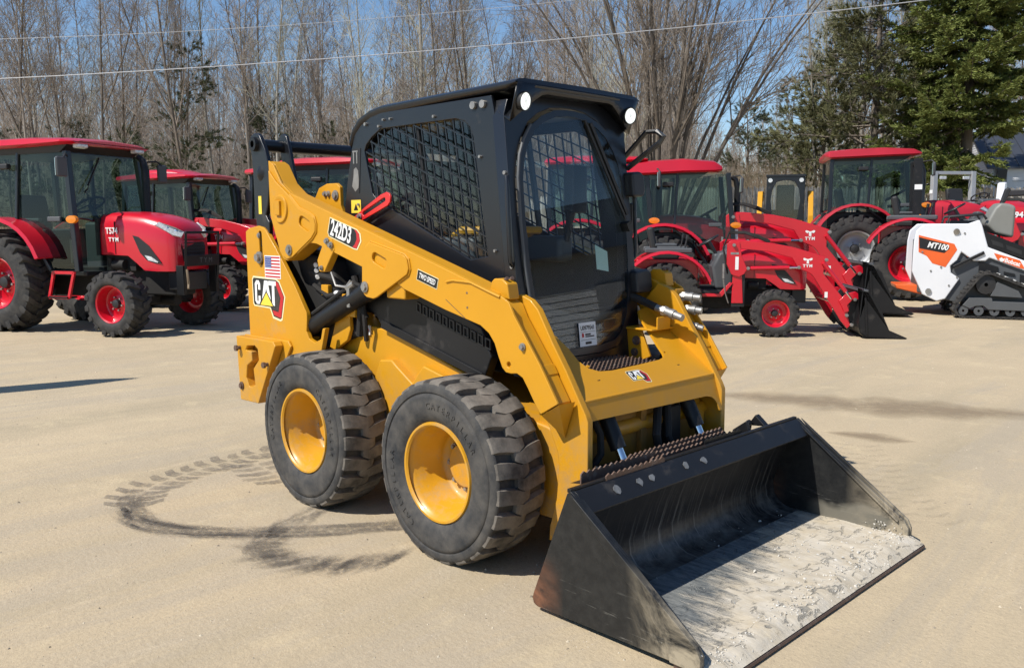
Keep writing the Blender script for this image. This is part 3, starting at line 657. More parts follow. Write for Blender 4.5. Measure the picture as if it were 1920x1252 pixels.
def loader_wheel(parent):
    """outer face looks along -y; wheel centre at the origin, tyre 0.305 wide"""
    w = empty('wheel', parent=parent); R = .415; ro = R - .024; W = .1525
    m = MB(); prof = [(-.125, .222), (-.138, .236), (-.150, .262), (-.1525, .295), (-.1520, .335), (-.1490, .350), (-.1440, .353), (-.1440, .358), (-.1490, .361), (-.1495, .372), (-.1460, .386), (-.1380, .3985), (-.1300, .4005), (-.1290, ro), (.129, ro), (.130, .4005), (.138, .3985), (.146, .386), (.1495, .36), (.1525, .30), (.145, .25), (.125, .222)]
    m.lathe_y(prof, n=72); t = m.build('tyre', 'rubber', w, smooth=50)
    m = MB(); N = 23; p = 2 * math.pi / N
    for i in range(N):
        for sg in (-1, 1):
            t0 = i * p + (p / 2 if sg > 0 else 0); j = random.uniform(-.006, .006)
            path = [(sg * .1430, t0 + .012, .033, R - .026, ro - .03), (sg * .137, t0 + .012, .034, R - .010, ro - .02), (sg * .122, t0 + .010, .033, R - .003, ro - .008), (sg * .08, t0 + j, .032, R, ro - .006), (sg * .040, t0 - .022 + j, .032, R + .001, ro - .006), (sg * .005, t0 - .040 + j, .027, R + .001, ro - .006), (-sg * .026, t0 - .016 + j, .023, R, ro - .006), (-sg * .036, t0 - .008 + j, .019, R - .004, ro - .006)]
            lug_grid(m, path, R)
    m.build('tread_lugs', 'tread', w, bevel=0, smooth=28)
    ring_text('CATERPILLAR', .300, -.1525, .040, w, 'rubber', math.radians(116), math.radians(6.6)); ring_text('CATERPILLAR', .300, -.1525, .040, w, 'rubber', math.radians(258), math.radians(6.6))
    m = MB(); m.lathe_y([(-.132, .206), (-.140, .214), (-.140, .224), (-.128, .228), (-.118, .214), (-.10, .200), (-.085, .197), (-.072, .186), (-.03, .184), (-.016, .172), (.036, .168), (.052, .155), (.058, .13), (.058, .075), (.048, .062), (.048, .0)], n=56)
    m.lathe_y([(.14, .224), (.12, .228), (.06, .20), (-.10, .203)], n=40)
    rim = m.build('rim', 'yellow_rim', w, smooth=40, fix=False)
    for k in range(8):
        a = 2 * math.pi * (k + .5) / 8; mm = MB(); c = (.108 * math.cos(a), .056, .108 * math.sin(a)); mm.cyl((c[0], .060, c[2]), (c[0], .034, c[2]), .017, 6); mm.cyl((c[0], .060, c[2]), (c[0], .024, c[2]), .009, 8); mm.build('wheel_nut', 'steel', w, smooth=30)
    a = math.radians(118); mm = MB(); mm.lathe_y([(-.01, .024), (-.014, .020), (-.006, .015), (.01, .013)], n=14); o = mm.build('valve_cap', 'yellow_rim', w); o.location = (.186 * math.cos(a), -.035, .186 * math.sin(a)); o.rotation_euler = (0, 0, 0)
    return w
# ------------------------------------------------------------------ the yellow skid steer loader
L = empty('skid_steer_loader', 'large yellow and black skid steer loader with its bucket on the sand, in front', 'skid steer')
def two(fn):
    for s in (1, -1): fn(s)
def sy(m, s):
    if s < 0: return m
    for i, v in enumerate(m.v): m.v[i] = (v[0], -v[1], v[2])
    return m
WB = 1.108
w0 = loader_wheel(L); w0.location = (0, -.6825, .405); w0.rotation_euler = (0, .35, 0)
for x, s, rot in ((-WB, -1, 1.1), (0, 1, .2), (-WB, 1, .9)):
    c = copy_tree(w0, L); c.location = (x, s * .6825, .405); c.rotation_euler = (0, rot, 0 if s < 0 else math.pi)
# chassis
m = MB(); m.xz([(-1.98, .30), (-1.98, .80), (-1.36, .84), (-1.253, .813), (-1.176, .985), (-1.06, 1.015), (-.99, .975), (-.93, .955), (-.779, .945), (-.131, .775), (.06, .66), (.36, .62), (.47, .58), (.49, .30), (.40, .21), (-1.85, .21)], -.49, .49); m.build('chassis', 'yellow', L, bevel=.012)
def block(s):
    m = MB(); m.xz([(-.90, .60), (-.80, .79), (-.70, .80), (-.66, .775), (-.53, .70), (-.44, .80), (-.14, .735), (.02, .60), (-.1, .30), (-.9, .30)], -.535, -.48); sy(m, s).build('side_plate', 'yellow', L, bevel=.01)
    for x in (0, -WB):
        m = MB(); m.cyl((x, -.45, .405), (x, -.66, .405), .10, 20); sy(m, s).build('axle_housing', 'yellow', L, bevel=.006)
    m = MB(); m.xz([(.28, .80), (.46, .72), (.54, .56), (.52, .26), (.34, .22), (.30, .5)], -.47, -.40); sy(m, s).build('front_upright', 'yellow', L, bevel=.012)
two(block)
m = MB(); m.bx(.47, .50, -.40, .40, .24, .70); m.build('front_plate', 'yellow_dirty_shaded', L, bevel=.006)
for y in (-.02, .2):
    m = MB(); m.bx(.50, .53, y - .02, y + .02, .24, .69); m.build('front_rib', 'yellow_dirty_shaded', L, bevel=.004)
for s in (-1, 1):
    m = MB(); m.xz([(-1.176, .988), (-1.12, 1.012), (-1.05, 1.02), (-1.045, .93), (-1.076, .868), (-1.20, .80), (-1.253, .813)], -.548, -.522); sy(m, s).build('rear_fender_plate', 'yellow', L, bevel=.006)
# engine housing
m = MB(); m.xz([(-1.96, .78), (-1.96, 1.28), (-1.85, 1.36), (-1.28, 1.30), (-1.10, 1.02), (-1.0, .9), (-1.3, .8)], -.52, .52); m.build('engine_housing', 'dark', L, bevel=.02)
m = MB(); m.xz([(-1.97, 1.29), (-1.86, 1.39), (-1.27, 1.34), (-1.27, 1.31), (-1.86, 1.36)], -.50, .50); m.build('engine_cover', 'black', L, bevel=.01)
m = MB(); m.bx(-1.985, -1.96, -.44, .44, .45, 1.27); d = m.build('rear_door', 'black', L, bevel=.01)
for k in range(9):
    m = MB(); m.box((-1.992, 0, .78 + k * .05), (.014, .62, .022), Matrix.Rotation(.5, 3, 'Y')); m.build('louvre', 'plastic', d, smooth=0)
# black side covers under the lift arms
def cover(s):
    m = MB(); m.xz([(-.97, 1.07), (-.85, 1.015), (-.806, .965), (-.02, .775), (.035, .89), (-.031, 1.02), (-.30, 1.12), (-.56, 1.20), (-.85, 1.22)], -.515, -.46); c = sy(m, s).build('side_cover', 'black', L, bevel=.008)
    for k in range(11):
        x = -.50 + k * .050; z = 1.112 - (x + .50) * .262
        m = MB(); m.xz([(x, z), (x + .036, z - .010), (x + .036, z - .058), (x, z - .048)], -.521, -.513, [[(x + .007, z - .009), (x + .029, z - .015), (x + .029, z - .050), (x + .007, z - .044)]]); sy(m, s).build('vent_slot', 'plastic', c, smooth=0)
    m = MB(); m.xz([(-.80, .957), (-.79, 1.0), (-.02, .812), (-.03, .778)], -.525, -.514); sy(m, s).build('cover_edge', 'black', c, bevel=.003)
two(cover)
# ---- lift arms
ARM = [(-1.694, 1.857), (-1.688, 1.718), (-1.685, 1.547), (-1.639, 1.438), (-1.6, 1.345), (-1.564, 1.303), (-1.52, 1.289), (-1.459, 1.313), (-1.29, 1.395), (-1.207, 1.389), (-.999, 1.335), (-.786, 1.278), (-.485, 1.203), (-.446, 1.184), (-.134, 1.103), (.098, 1.052), (.152, 1.022), (.188, .981), (.211, .928), (.235, .881), (.258, .863), (.29, .861), (.325, .866), (.358, .852), (.388, .812), (.425, .758), (.462, .712), (.558, .769), (.458, .917), (.306, 1.112), (.275, 1.165), (.228, 1.188), (.197, 1.195), (-.166, 1.30), (-1.458, 1.665), (-1.56, 1.727), (-1.645, 1.835)]
core = [(x - .004, z) if i not in (27, 28, 29, 30, 31) else (x - .022, z - .012) for i, (x, z) in enumerate(ARM)]
def slot(cx, cz, l, r, ang, n=6):
    o = []; ca, sa = math.cos(ang), math.sin(ang)
    for k in range(n + 1):
        t = -math.pi / 2 + math.pi * k / n; o.append((l / 2 + r * math.cos(t), r * math.sin(t)))
    for k in range(n + 1):
        t = math.pi / 2 + math.pi * k / n; o.append((-l / 2 + r * math.cos(t), r * math.sin(t)))
    return [(cx + x * ca - z * sa, cz + x * sa + z * ca) for x, z in o]
def bolt(m, x, y, z, r, h=.016, s=-1):
    m.cyl((x, y, z), (x, y + s * h * .4, z), r * 1.5, 14); m.cyl((x, y, z), (x, y + s * h, z), r, 6)
CREASE = [(-.126, 1.232), (-.081, 1.241), (.039, 1.237), (.17, 1.199), (.225, 1.184)]; HOLES = ((.013, 1.19), (.015, 1.125)); SLIT = ((-.132, 1.153), (-.001, 1.078))
def arm(s):
    A = empty('lift_arm', parent=L)
    m = MB(); m.xz(core, -.626, -.526); sy(m, s).build('arm_beam', 'yellow', A, bevel=.010, seg=3)
    m = MB(); m.xz(ARM, -.640, -.626, [[(.276 + .013 * math.cos(t * .785), .898 + .013 * math.sin(t * .785)) for t in range(8)]]); sy(m, s).build('outer_plate', 'yellow', A, bevel=.004)
    m = MB(); m.xz([(-1.676, 1.800), (-1.60, 1.735), (-1.46, 1.655), (-1.36, 1.581), (-1.25, 1.55), (-1.212, 1.53), (-1.199, 1.495), (-1.203, 1.455), (-1.244, 1.418), (-1.442, 1.314), (-1.503, 1.30), (-1.561, 1.323), (-1.621, 1.438), (-1.670, 1.547)], -.652, -.641, [slot(-1.302, 1.497, .066, .030, -.40)]); sy(m, s).build('rear_reinforcement', 'yellow', A, bevel=.004)
    m = MB(); m.lathe_y([(-.658, .0), (-.658, .052), (-.662, .060), (-.662, .076), (-.651, .080)], (-1.55, 0, 1.58), 32); m.bx(-1.585, -1.535, -.672, -.655, 1.545, 1.625); sy(m, s).build('pivot_boss', 'yellow', A, bevel=.003)
    m = MB(); m.xz([(-.771, 1.164), (-.755, 1.143), (-.728, 1.128), (-.679, 1.124), (-.647, 1.133), (-.401, 1.256), (-.388, 1.281), (-.4, 1.328), (-.426, 1.347), (-.697, 1.405), (-.735, 1.383), (-.767, 1.281)], -.655, -.641, [slot(-.618, 1.317, .075, .026, -.33)]); sy(m, s).build('cylinder_bracket', 'yellow', A, bevel=.004)
    m = MB(); m.bx(-.60, -.45, -.63, -.53, 1.13, 1.21); sy(m, s).build('gusset', 'yellow', A, bevel=.01)
    for bb in ((-.74, -.656, 1.18, .019), (-1.469, -.653, 1.352, .020), (.363, -.641, .984, .011)):
        m = MB(); bolt(m, *bb); sy(m, s).build('bolt', 'steel', A, smooth=30)
    m = MB(); m.xz([(.12, 1.19), (.135, 1.245), (.15, 1.258), (.20, 1.258), (.232, 1.238), (.245, 1.17)], -.605, -.54); t = sy(m, s).build('stop_block', 'yellow', A, bevel=.006)
    for y in (-.588, -.557):
        m = MB(); m.cyl((.20, y, 1.250), (.218, y, 1.262), .009, 8); sy(m, s).build('bolt', 'rust', t, smooth=30)
    m = MB(); m.bar((.452, -.578, .862), (.425, -.578, .902), .094, .030, (.8, 0, .6)); sy(m, s).build('step_bar', 'yellow', A, bevel=.003)
    m = MB(); m.xz([(.10, 1.06), (.225, 1.19), (.29, 1.168), (.335, 1.13), (.42, .996), (.496, .888), (.605, .715), (.619, .685), (.621, .30), (.616, .20), (.404, .126), (.41, .196), (.447, .322), (.461, .471), (.452, .528), (.395, .642), (.36, .80), (.20, .93)], -.524, -.488); sy(m, s).build('leg_plate', 'yellow', A, bevel=.006)
    m = MB(); q = [(.46, -.63, .705), (.556, -.63, .764), (.56, -.535, .764), (.47, -.535, .70), (.50, -.530, .60), (.42, -.530, .66)]
    m.add(q, [(0, 1, 2, 3), (1, 2, 4), (0, 1, 4), (0, 4, 5), (0, 5, 3), (3, 4, 2), (3, 5, 4)]); sy(m, s).build('end_cap', 'yellow', A, smooth=0)


    m = MB(); m.tube([(x, -.6425, z) for x, z in ((-1.46, 1.657), (-1.36, 1.583), (-1.25, 1.552), (-1.212, 1.532), (-1.197, 1.495), (-1.201, 1.453), (-1.242, 1.416), (-1.40, 1.335))], .0055, 6); sy(m, s).build('weld_bead', 'yellow', A)
    m = MB(); m.tube([(x, -.6425, z) for x, z in ((-.735, 1.386), (-.697, 1.408), (-.426, 1.350), (-.398, 1.329), (-.386, 1.281), (-.399, 1.254), (-.48, 1.213))], .0055, 6); sy(m, s).build('weld_bead', 'yellow', A)
    m = MB(); m.tube([(x, -.641, z) for x, z in CREASE], .0065, 6); sy(m, s).build('edge_lip', 'yellow', A)
    for x, z in HOLES:
        m = MB(); m.cyl((x, -.6395, z), (x, -.6412, z), .0055, 8); sy(m, s).build('plug', 'rust', A)
    m = MB(); m.bar((SLIT[0][0], -.6405, SLIT[0][1]), (SLIT[1][0], -.6405, SLIT[1][1]), .0015, .004, (0, 1, 0)); sy(m, s).build('crack', 'rust', A, smooth=0)
    # lever bracket under the arm
    m = MB(); m.xz([(-1.20, 1.30), (-1.12, 1.42), (-1.05, 1.42), (-1.03, 1.36), (-1.13, 1.24), (-1.18, 1.24)], -.645, -.60); b = sy(m, s).build('lever_bracket', 'yellow', A, bevel=.006)
    for bb in ((-1.09, -.647, 1.405, .012), (-1.055, -.647, 1.385, .012), (-1.15, -.647, 1.262, .009)):
        m = MB(); bolt(m, *bb); sy(m, s).build('bolt', 'steel', b, smooth=30)
    m = MB(); m.tube([(-1.10, -.62, 1.24), (-1.06, -.62, 1.17), (-.98, -.61, 1.165), (-.95, -.60, 1.20)], .007, 6); m.bx(-.97, -.945, -.615, -.605, 1.06, 1.16); sy(m, s).build('latch_rod', 'steel', A)
    # lift cylinder
    Cc = empty('lift_cylinder', parent=L)
    m = MB(); m.cyl((-1.40, -.57, .915), (-.80, -.57, 1.165), .050, 22); m.cyl((-.845, -.57, 1.146), (-.79, -.57, 1.169), .058, 20); sy(m, s).build('cylinder_barrel', 'black', Cc, smooth=40)
    m = MB(); m.cyl((-.80, -.57, 1.165), (-.73, -.57, 1.19), .026, 14); sy(m, s).build('rod', 'chrome', Cc)
    m = MB(); m.tube([(-1.33, -.60, 1.0), (-1.05, -.60, 1.13), (-.93, -.59, 1.185), (-.86, -.58, 1.17)], .012, 8); sy(m, s).build('hose', 'hose', Cc)
    m = MB(); m.cyl((-.985, -.598, 1.158), (-.925, -.594, 1.186), .018, 10); sy(m, s).build('hose_fitting', 'steel', Cc)
    # rear tower
    T = [(-2.014, 1.452), (-1.97, 1.473), (-1.86, 1.487), (-1.80, 1.478), (-1.773, 1.462), (-1.619, 1.313), (-1.465, 1.147), (-1.351, 1.008), (-1.345, .97), (-1.356, .90), (-1.33, .86), (-1.27, .845), (-1.21, .87), (-1.19, .93), (-1.16, .935), (-1.30, .55), (-1.50, .45), (-1.98, .45), (-2.01, .732)]
    Tw = empty('tower', parent=L); m = MB(); m.xz(T, -.630, -.602, [slot(-1.836, 1.355, .17, .016, math.radians(-88))]); sy(m, s).build('tower_plate', 'yellow', Tw, bevel=.005)
    m = MB(); m.xz([(-2.0, .47), (-2.0, 1.44), (-1.94, 1.46), (-1.94, .47)], -.604, -.50); m.xz([(-1.94, .80), (-1.40, .86), (-1.40, .80), (-1.94, .74)], -.60, -.50); sy(m, s).build('tower_web', 'yellow', Tw, bevel=.004)
    for bb in ((-1.845, -.631, 1.30, .024, .03), (-1.85, -.631, 1.43, .011, .01)):
        m = MB(); bolt(m, *bb); sy(m, s).build('bolt', 'steel', Tw, smooth=30)
    # counterweight
    Cw = empty('counterweight', parent=L)
    hole = [(-1.93, .745), (-1.91, .772), (-1.82, .782), (-1.785, .765), (-1.775, .70), (-1.845, .64), (-1.83, .545), (-1.87, .525), (-1.905, .525), (-1.935, .575), (-1.92, .65), (-1.855, .685), (-1.86, .742)]
    m = MB(); m.xz([(-2.045, .822), (-1.60, .826), (-1.575, .80), (-1.80, .434), (-2.02, .428)], -.705, -.650, [hole]); sy(m, s).build('weight_slab', 'yellow', Cw, bevel=.007)
    m = MB(); m.xz([(-2.05, .826), (-1.53, .832), (-1.50, .80), (-1.76, .43), (-2.02, .425)], -.648, -.630); sy(m, s).build('weight_slab', 'yellow', Cw, bevel=.007)
    m = MB()
    for x, z in ((-1.995, .752), (-1.665, .685)): m.cyl((x, -.645, z + .006), (x, -.73, z), .011, 10); m.cyl((x, -.725, z), (x, -.740, z), .019, 6)
    bolt(m, -1.99, -.706, .52, .016); sy(m, s).build('retaining_pin', 'rust', Cw, smooth=30)
    # black rear link
    K = empty('rear_link', parent=L)
    m = MB(); m.xz([(-1.941, 1.99), (-1.925, 2.012), (-1.895, 2.025), (-1.86, 2.024), (-1.828, 2.010), (-1.81, 1.985), (-1.771, 1.93), (-1.735, 1.844), (-1.732, 1.72), (-1.756, 1.611), (-1.785, 1.548), (-1.748, 1.508), (-1.75, 1.44), (-1.80, 1.36), (-1.87, 1.36), (-1.9, 1.501), (-1.915, 1.582), (-1.92, 1.822)], -.618, -.590); sy(m, s).build('link_plate', 'cab_black', K, bevel=.007)
    m = MB(); m.xz([(-1.86, 1.99), (-1.845, 2.020), (-1.81, 2.028), (-1.775, 2.012), (-1.75, 1.96), (-1.66, 1.66), (-1.72, 1.62), (-1.80, 1.75)], -.475, -.452); sy(m, s).build('link_plate', 'cab_black', K, bevel=.006)
    m = MB(); m.lathe_y([(-.640, .020), (-.640, .040), (-.616, .043)], (-1.874, 0, 1.962), 22); m.lathe_y([(-.632, .0), (-.632, .018), (-.616, .046)], (-1.83, 0, 1.79), 22); sy(m, s).build('pin_boss', 'black', K, bevel=0)
    m = MB(); m.bx(-1.86, -1.825, -.6205, -.617, 1.555, 1.66); sy(m, s).build('warning_decal', 'yellow_print', K, smooth=0)
    m = MB()
    for k in range(9): m.cyl((-1.88 - .004 * k, -.585, 1.74 - k * .035), (-1.88 - .004 * k, -.585, 1.715 - k * .035), .021, 10)
    m.tube([(-1.86, -.585, 1.80), (-1.88, -.585, 1.6), (-1.90, -.57, 1.40)], .014, 8); sy(m, s).build('sleeved_hose', 'hose', K)
    # inner ear bracket
    m = MB(); e_ = [(-1.56, 1.60), (-1.48, 1.70), (-1.40, 1.722), (-1.30, 1.722), (-1.265, 1.70), (-1.262, 1.60), (-1.20, 1.50), (-1.3, 1.44)]
    m.xz(e_, -.445, -.42); e2 = sy(m, s).build('arm_ear', 'yellow', A, bevel=.006)
    for x, z, r in ((-1.41, 1.665, .011), (-1.375, 1.665, .011), (-1.305, 1.655, .019)):
        m = MB(); bolt(m, x, -.446, z, r); sy(m, s).build('bolt', 'steel', e2, smooth=30)
two(arm)
m = MB(); m.cyl((-1.825, -.60, 1.952), (-1.825, .60, 1.952), .036, 20); m.build('cross_tube', 'cab_black', L)
# cross plate between the front legs
def pl(u, v, w):      # u = y, v = distance up the sloping plate, w = depth
    return (.570 - .808 * v - .590 * w, u, .757 + .590 * v - .808 * w)
def P2(z): return (z - .757) / .590
wingR = [(-.300, .859), (-.325, .885), (-.325, .937), (-.312, .985), (-.330, 1.016), (-.380, 1.055)]
cut = [(-.487, P2(1.06)), (-.40, P2(1.05)), (-.345, P2(1.02)), (-.318, P2(.985)), (-.31, P2(.937)), (-.318, P2(.891)), (-.297, P2(.860)), (-.250, P2(.844)), (-.17, P2(.839)), (.03, P2(.842)), (.20, P2(.846)), (.255, P2(.853)), (.273, P2(.868)), (.29, P2(.90)), (.315, P2(.94)), (.34, P2(.985)), (.36, P2(1.02)), (.40, P2(1.05)), (.487, P2(1.06))]
X_ = empty('cross_plate', parent=L)
m = MB(); m.prism([(-.487, 0), (.487, 0)] + cut[::-1], pl, 0, .012, [[(-.287 + .008 * math.cos(t * .785), P2(.868) + .008 * math.sin(t * .785)) for t in range(8)], [(.29 + .008 * math.cos(t * .785), P2(.868) + .008 * math.sin(t * .785)) for t in range(8)]]); m.build('upper_plate', 'yellow', X_, smooth=0)
low = [(-.487, .757), (.487, .757), (.487, .585), (.468, .585), (.462, .615), (.445, .640), (.42, .656), (.38, .664), (-.40, .676), (-.487, .676)]
m = MB(); m.prism(low, lambda u, v, w: (.570 + .32 * (.757 - v) - w, u, v), 0, .012); m.build('lower_plate', 'yellow', X_, smooth=0)
m = MB(); m.tube([(.566, -.487, .755), (.566, .487, .755)], .0075, 10); m.build('fold', 'yellow', X_)
m = MB(); m.tube([(.50, -.49, .58), (.50, .49, .58)], .035, 14); m.build('torque_tube', 'yellow', X_)
# couplers on the left arm
def coupler(a, b, r0, parent):
    m = MB(); a = Vector(a); b = Vector(b); d = (b - a).normalized(); Ln = (b - a).length
    m.tube([a, a + d * Ln * .3], r0 * .8, 12); m.tube([a + d * Ln * .3, a + d * Ln * .42], r0 * 1.15, 6); m.tube([a + d * Ln * .42, a + d * Ln * .6], r0, 14); m.tube([a + d * Ln * .6, a + d * Ln * .72], r0 * 1.12, 14); m.tube([a + d * Ln * .72, b], r0 * .85, 14)
    return m.build('hydraulic_coupler', 'steel', parent, smooth=35)
B_ = empty('coupler_bracket', parent=L)
m = MB(); m.bx(.13, .33, .30, .49, .962, .972); m.bx(.325, .335, .34, .45, .965, 1.03); m.build('bracket_plate', 'yellow', B_, bevel=.004)
m = MB(); m.xz([(.19, .78), (.15, .80), (.14, .96), (.24, .965), (.30, .83)], .33, .345); hb = m.build('bracket_lug', 'yellow', B_, bevel=.004)
for bb in ((.215, .329, .905, .016), (.205, .329, .845, .014)):
    m = MB(); bolt(m, *bb); m.build('bolt', 'rust', hb, smooth=30)
coupler((.27, .40, 1.075), (.44, .40, 1.03), .022, B_)
coupler((.28, .56, 1.125), (.41, .60, 1.115), .022, B_); coupler((.31, .56, 1.06), (.42, .60, 1.05), .022, B_); coupler((.33, .57, .985), (.43, .60, .96), .018, B_)
m = MB(); m.tube([(.10, .36, 1.13), (.17, .38, 1.115), (.28, .40, 1.073)], .02, 8); m.build('hose', 'hose', B_)
m = MB(); m.bx(.28, .31, .53, .60, .95, 1.16); m.build('coupler_plate', 'yellow', B_, bevel=.005)
# ---- cab
CB = empty('cab', parent=L)
side = [(-1.25, 1.15), (-1.243, 1.578), (-1.205, 1.75), (-1.153, 1.926), (-1.125, 1.995), (-1.08, 2.035), (-1.02, 2.058), (-.949, 2.070), (-.05, 2.070), (-.043, 2.05), (.024, 1.787), (.067, 1.498), (.085, 1.241), (.125, .82), (-.25, .80), (-.60, 1.0)]
win = [(-1.043, 1.883), (-1.025, 1.915), (-.975, 1.950), (-.893, 1.987), (-.295, 1.987), (-.235, 1.972), (-.195, 1.940), (-.172, 1.895), (-.076, 1.345), (-.195, 1.325), (-.940, 1.625), (-.982, 1.66)]
def inside(p, poly):
    c = False; n = len(poly)
    for i in range(n):
        a, b = poly[i], poly[i - 1]
        if (a[1] > p[1]) != (b[1] > p[1]) and p[0] < (b[0] - a[0]) * (p[1] - a[1]) / (b[1] - a[1]) + a[0]: c = not c
    return c
def clip(a, b, poly, n=160):
    ins = [inside((a[0] + (b[0] - a[0]) * k / n, a[1] + (b[1] - a[1]) * k / n), poly) for k in range(n + 1)]; out = []; st = None
    for k, v in enumerate(ins):
        if v and st is None: st = k
        if (not v or k == n) and st is not None: out.append((st / n, k / n)); st = None
    return [tuple((a[0] + (b[0] - a[0]) * t, a[1] + (b[1] - a[1]) * t) for t in s_) for s_ in out]
def cab_side(s):
    S = empty('cab_side', parent=CB)
    m = MB(); m.xz(side, -.430, -.412, [win]); sy(m, s).build('side_panel', 'cab_black', S, bevel=.004)
    m = MB(); k = 0
    for i in range(26):
        z = 1.30 + i * .068
        for (x0, z0), (x1, z1) in clip((-1.2, z + .44), (.1, z - .08), win): m.bar((x0, -.421, z0), (x1, -.421, z1), .007, .007, (0, 1, 0))
    for i in range(28):
        x = -1.25 + i * .061
        for (x0, z0), (x1, z1) in clip((x, 2.05), (x + .13, 1.25), win): m.bar((x0, -.418, z0), (x1, -.418, z1), .007, .007, (0, 1, 0))
    sy(m, s).build('mesh_guard', 'cab_black', S, smooth=0)
    m = MB(); m.xz(win, -.399, -.395); sy(m, s).build('side_glass', 'glass', S, smooth=0)
    m = MB(); m.bar((-.62, -.392, 1.98), (-.52, -.392, 1.42), .02, .03, (0, 1, 0)); sy(m, s).build('window_divider', 'plastic', S, smooth=0)
    for x, z, r in ((-.10, 2.035, .018), (-.165, 2.035, .018), (-1.02, 2.02, .009), (-.80, 2.03, .006), (-.86, 2.03, .006), (-.90, 2.0, .007), (-.45, 2.01, .007), (-.12, 1.80, .007), (-.02, 1.37, .007), (-1.10, 1.60, .007), (.045, 1.72, .009), (.09, 1.30, .009)):
        m = MB(); m.cyl((x, -.430, z), (x, -.442, z), r, 12); sy(m, s).build('bolt', 'steel', S, smooth=30)
    m = MB(); m.tube([(.052, -.43, 1.705), (.075, -.455, 1.70), (.085, -.46, 1.66), (.10, -.46, 1.36), (.10, -.455, 1.32), (.09, -.43, 1.30)], .010, 8); sy(m, s).build('grab_handle', 'cab_black', S)
    if s < 0:
        m = MB(); m.bx(-1.175, -1.085, -.432, -.430, 1.555, 1.625); m.build('warning_decal', 'yellow_print', S, smooth=0)
        m = MB(); m.xz([(-1.150, 1.57), (-1.13, 1.605), (-1.11, 1.57)], -.4335, -.432); m.build('warning_symbol', 'black_print', S, smooth=0)
        m = MB(); m.xz([(-1.175, 1.66), (-1.155, 1.90), (-1.075, 1.90), (-1.095, 1.66)], -.4325, -.430); m.build('pictogram_plate', 'plastic', S, smooth=0)
        m = MB()
        for x0, x1, z in ((-1.15, -1.10, 1.885), (-1.145, -1.135, 1.85), (-1.115, -1.105, 1.85)): m.bx(x0, x1, -.434, -.4325, z - (.004 if x1 - x0 > .03 else .03), z + (.004 if x1 - x0 > .03 else .03))
        m.xz([(-1.16, 1.70), (-1.145, 1.75), (-1.14, 1.79), (-1.12, 1.80), (-1.10, 1.78), (-1.095, 1.73), (-1.10, 1.69), (-1.13, 1.67)], -.434, -.4325); m.build('pictogram', 'steel', S, smooth=0)
two(cab_side)
# red lock bar on the right side
m = MB(); m.xz([(-1.094, 1.531), (-1.012, 1.513), (-.785, 1.588), (-.763, 1.607), (-.757, 1.632), (-.770, 1.651), (-.794, 1.658), (-.842, 1.646), (-.984, 1.585)], -.476, -.464, [slot(-.905, 1.585, .20, .010, .36)]); r_ = m.build('lock_bar', 'red_lever', L, bevel=.003)
m = MB(); bolt(m, -1.03, -.477, 1.535, .011); m.build('bolt', 'steel', r_, smooth=30)
# roof
m = MB(); rings = []
for x, z, h in ((-1.165, 1.955, .05), (-1.135, 2.015, .05), (-1.07, 2.065, .05), (-.98, 2.095, .045), (-.88, 2.108, .042), (-.3, 2.118, .042), (.05, 2.124, .040), (.118, 2.126, .030), (.122, 2.118, .012)):
    r = []
    for y, dz in ((-.405, -h), (-.428, -h), (-.442, -h * .6), (-.440, -.012), (-.420, -.001), (-.38, .004), (0, .008), (.38, .004), (.420, -.001), (.440, -.012), (.442, -h * .6), (.428, -h), (.405, -h)): r.append((x, y, z + dz))
    rings.append(r)
m.loft(rings); m.build('roof', 'cab_black', CB, smooth=50)
def visor(u, v, w): return (v, u, w)
m = MB(); # curved underside of the visor: arch between the lamps
yy = [-.43 + .86 * i / 24 for i in range(25)]; top = []; 
for y in yy:
    f = abs(y) / .43; zb = 2.085 - .135 * max(0, (f - .55) / .45) ** 1.2
    top.append((y, zb))
vs = []; fs = []
for i, (y, zb) in enumerate(top):
    vs += [(.116, y, 2.112), (.10 - .03 * (2.085 - zb) / .135, y, zb), (.0, y, 2.09 - .10 * max(0, (abs(y) / .43 - .6) / .4))]
for i in range(24): a = i * 3; b = a + 3; fs += [(a, b, b + 1, a + 1), (a + 1, b + 1, b + 2, a + 2)]
m.add(vs, fs); o = m.build('visor', 'cab_black', CB, smooth=60); md = o.modifiers.new('thick', 'SOLIDIFY'); md.thickness = .008
for s in (-1, 1):
    e_ = empty('work_lamp', parent=CB); m = MB(); m.lathe_y([(.035, .0), (.035, .03), (0, .043), (-.012, .043), (-.012, .038)], n=24); o = m.build('lamp_housing', 'plastic', e_); m = MB(); m.lathe_y([(-.009, .0), (-.011, .025), (-.009, .038)], n=24); m.build('lamp_lens', 'lamp', e_)
    mm = MB()
    for k in range(3):
        a = k * math.pi / 3; mm.bar((-.034 * math.cos(a), -.0125, -.034 * math.sin(a)), (.034 * math.cos(a), -.0125, .034 * math.sin(a)), .0022, .001)
    mm.build('lens_rib', 'lens', e_, smooth=0)
    e_.location = (.108, s * .378, 2.032); e_.rotation_euler = (math.radians(8), 0, math.radians(90 - 8 * s))
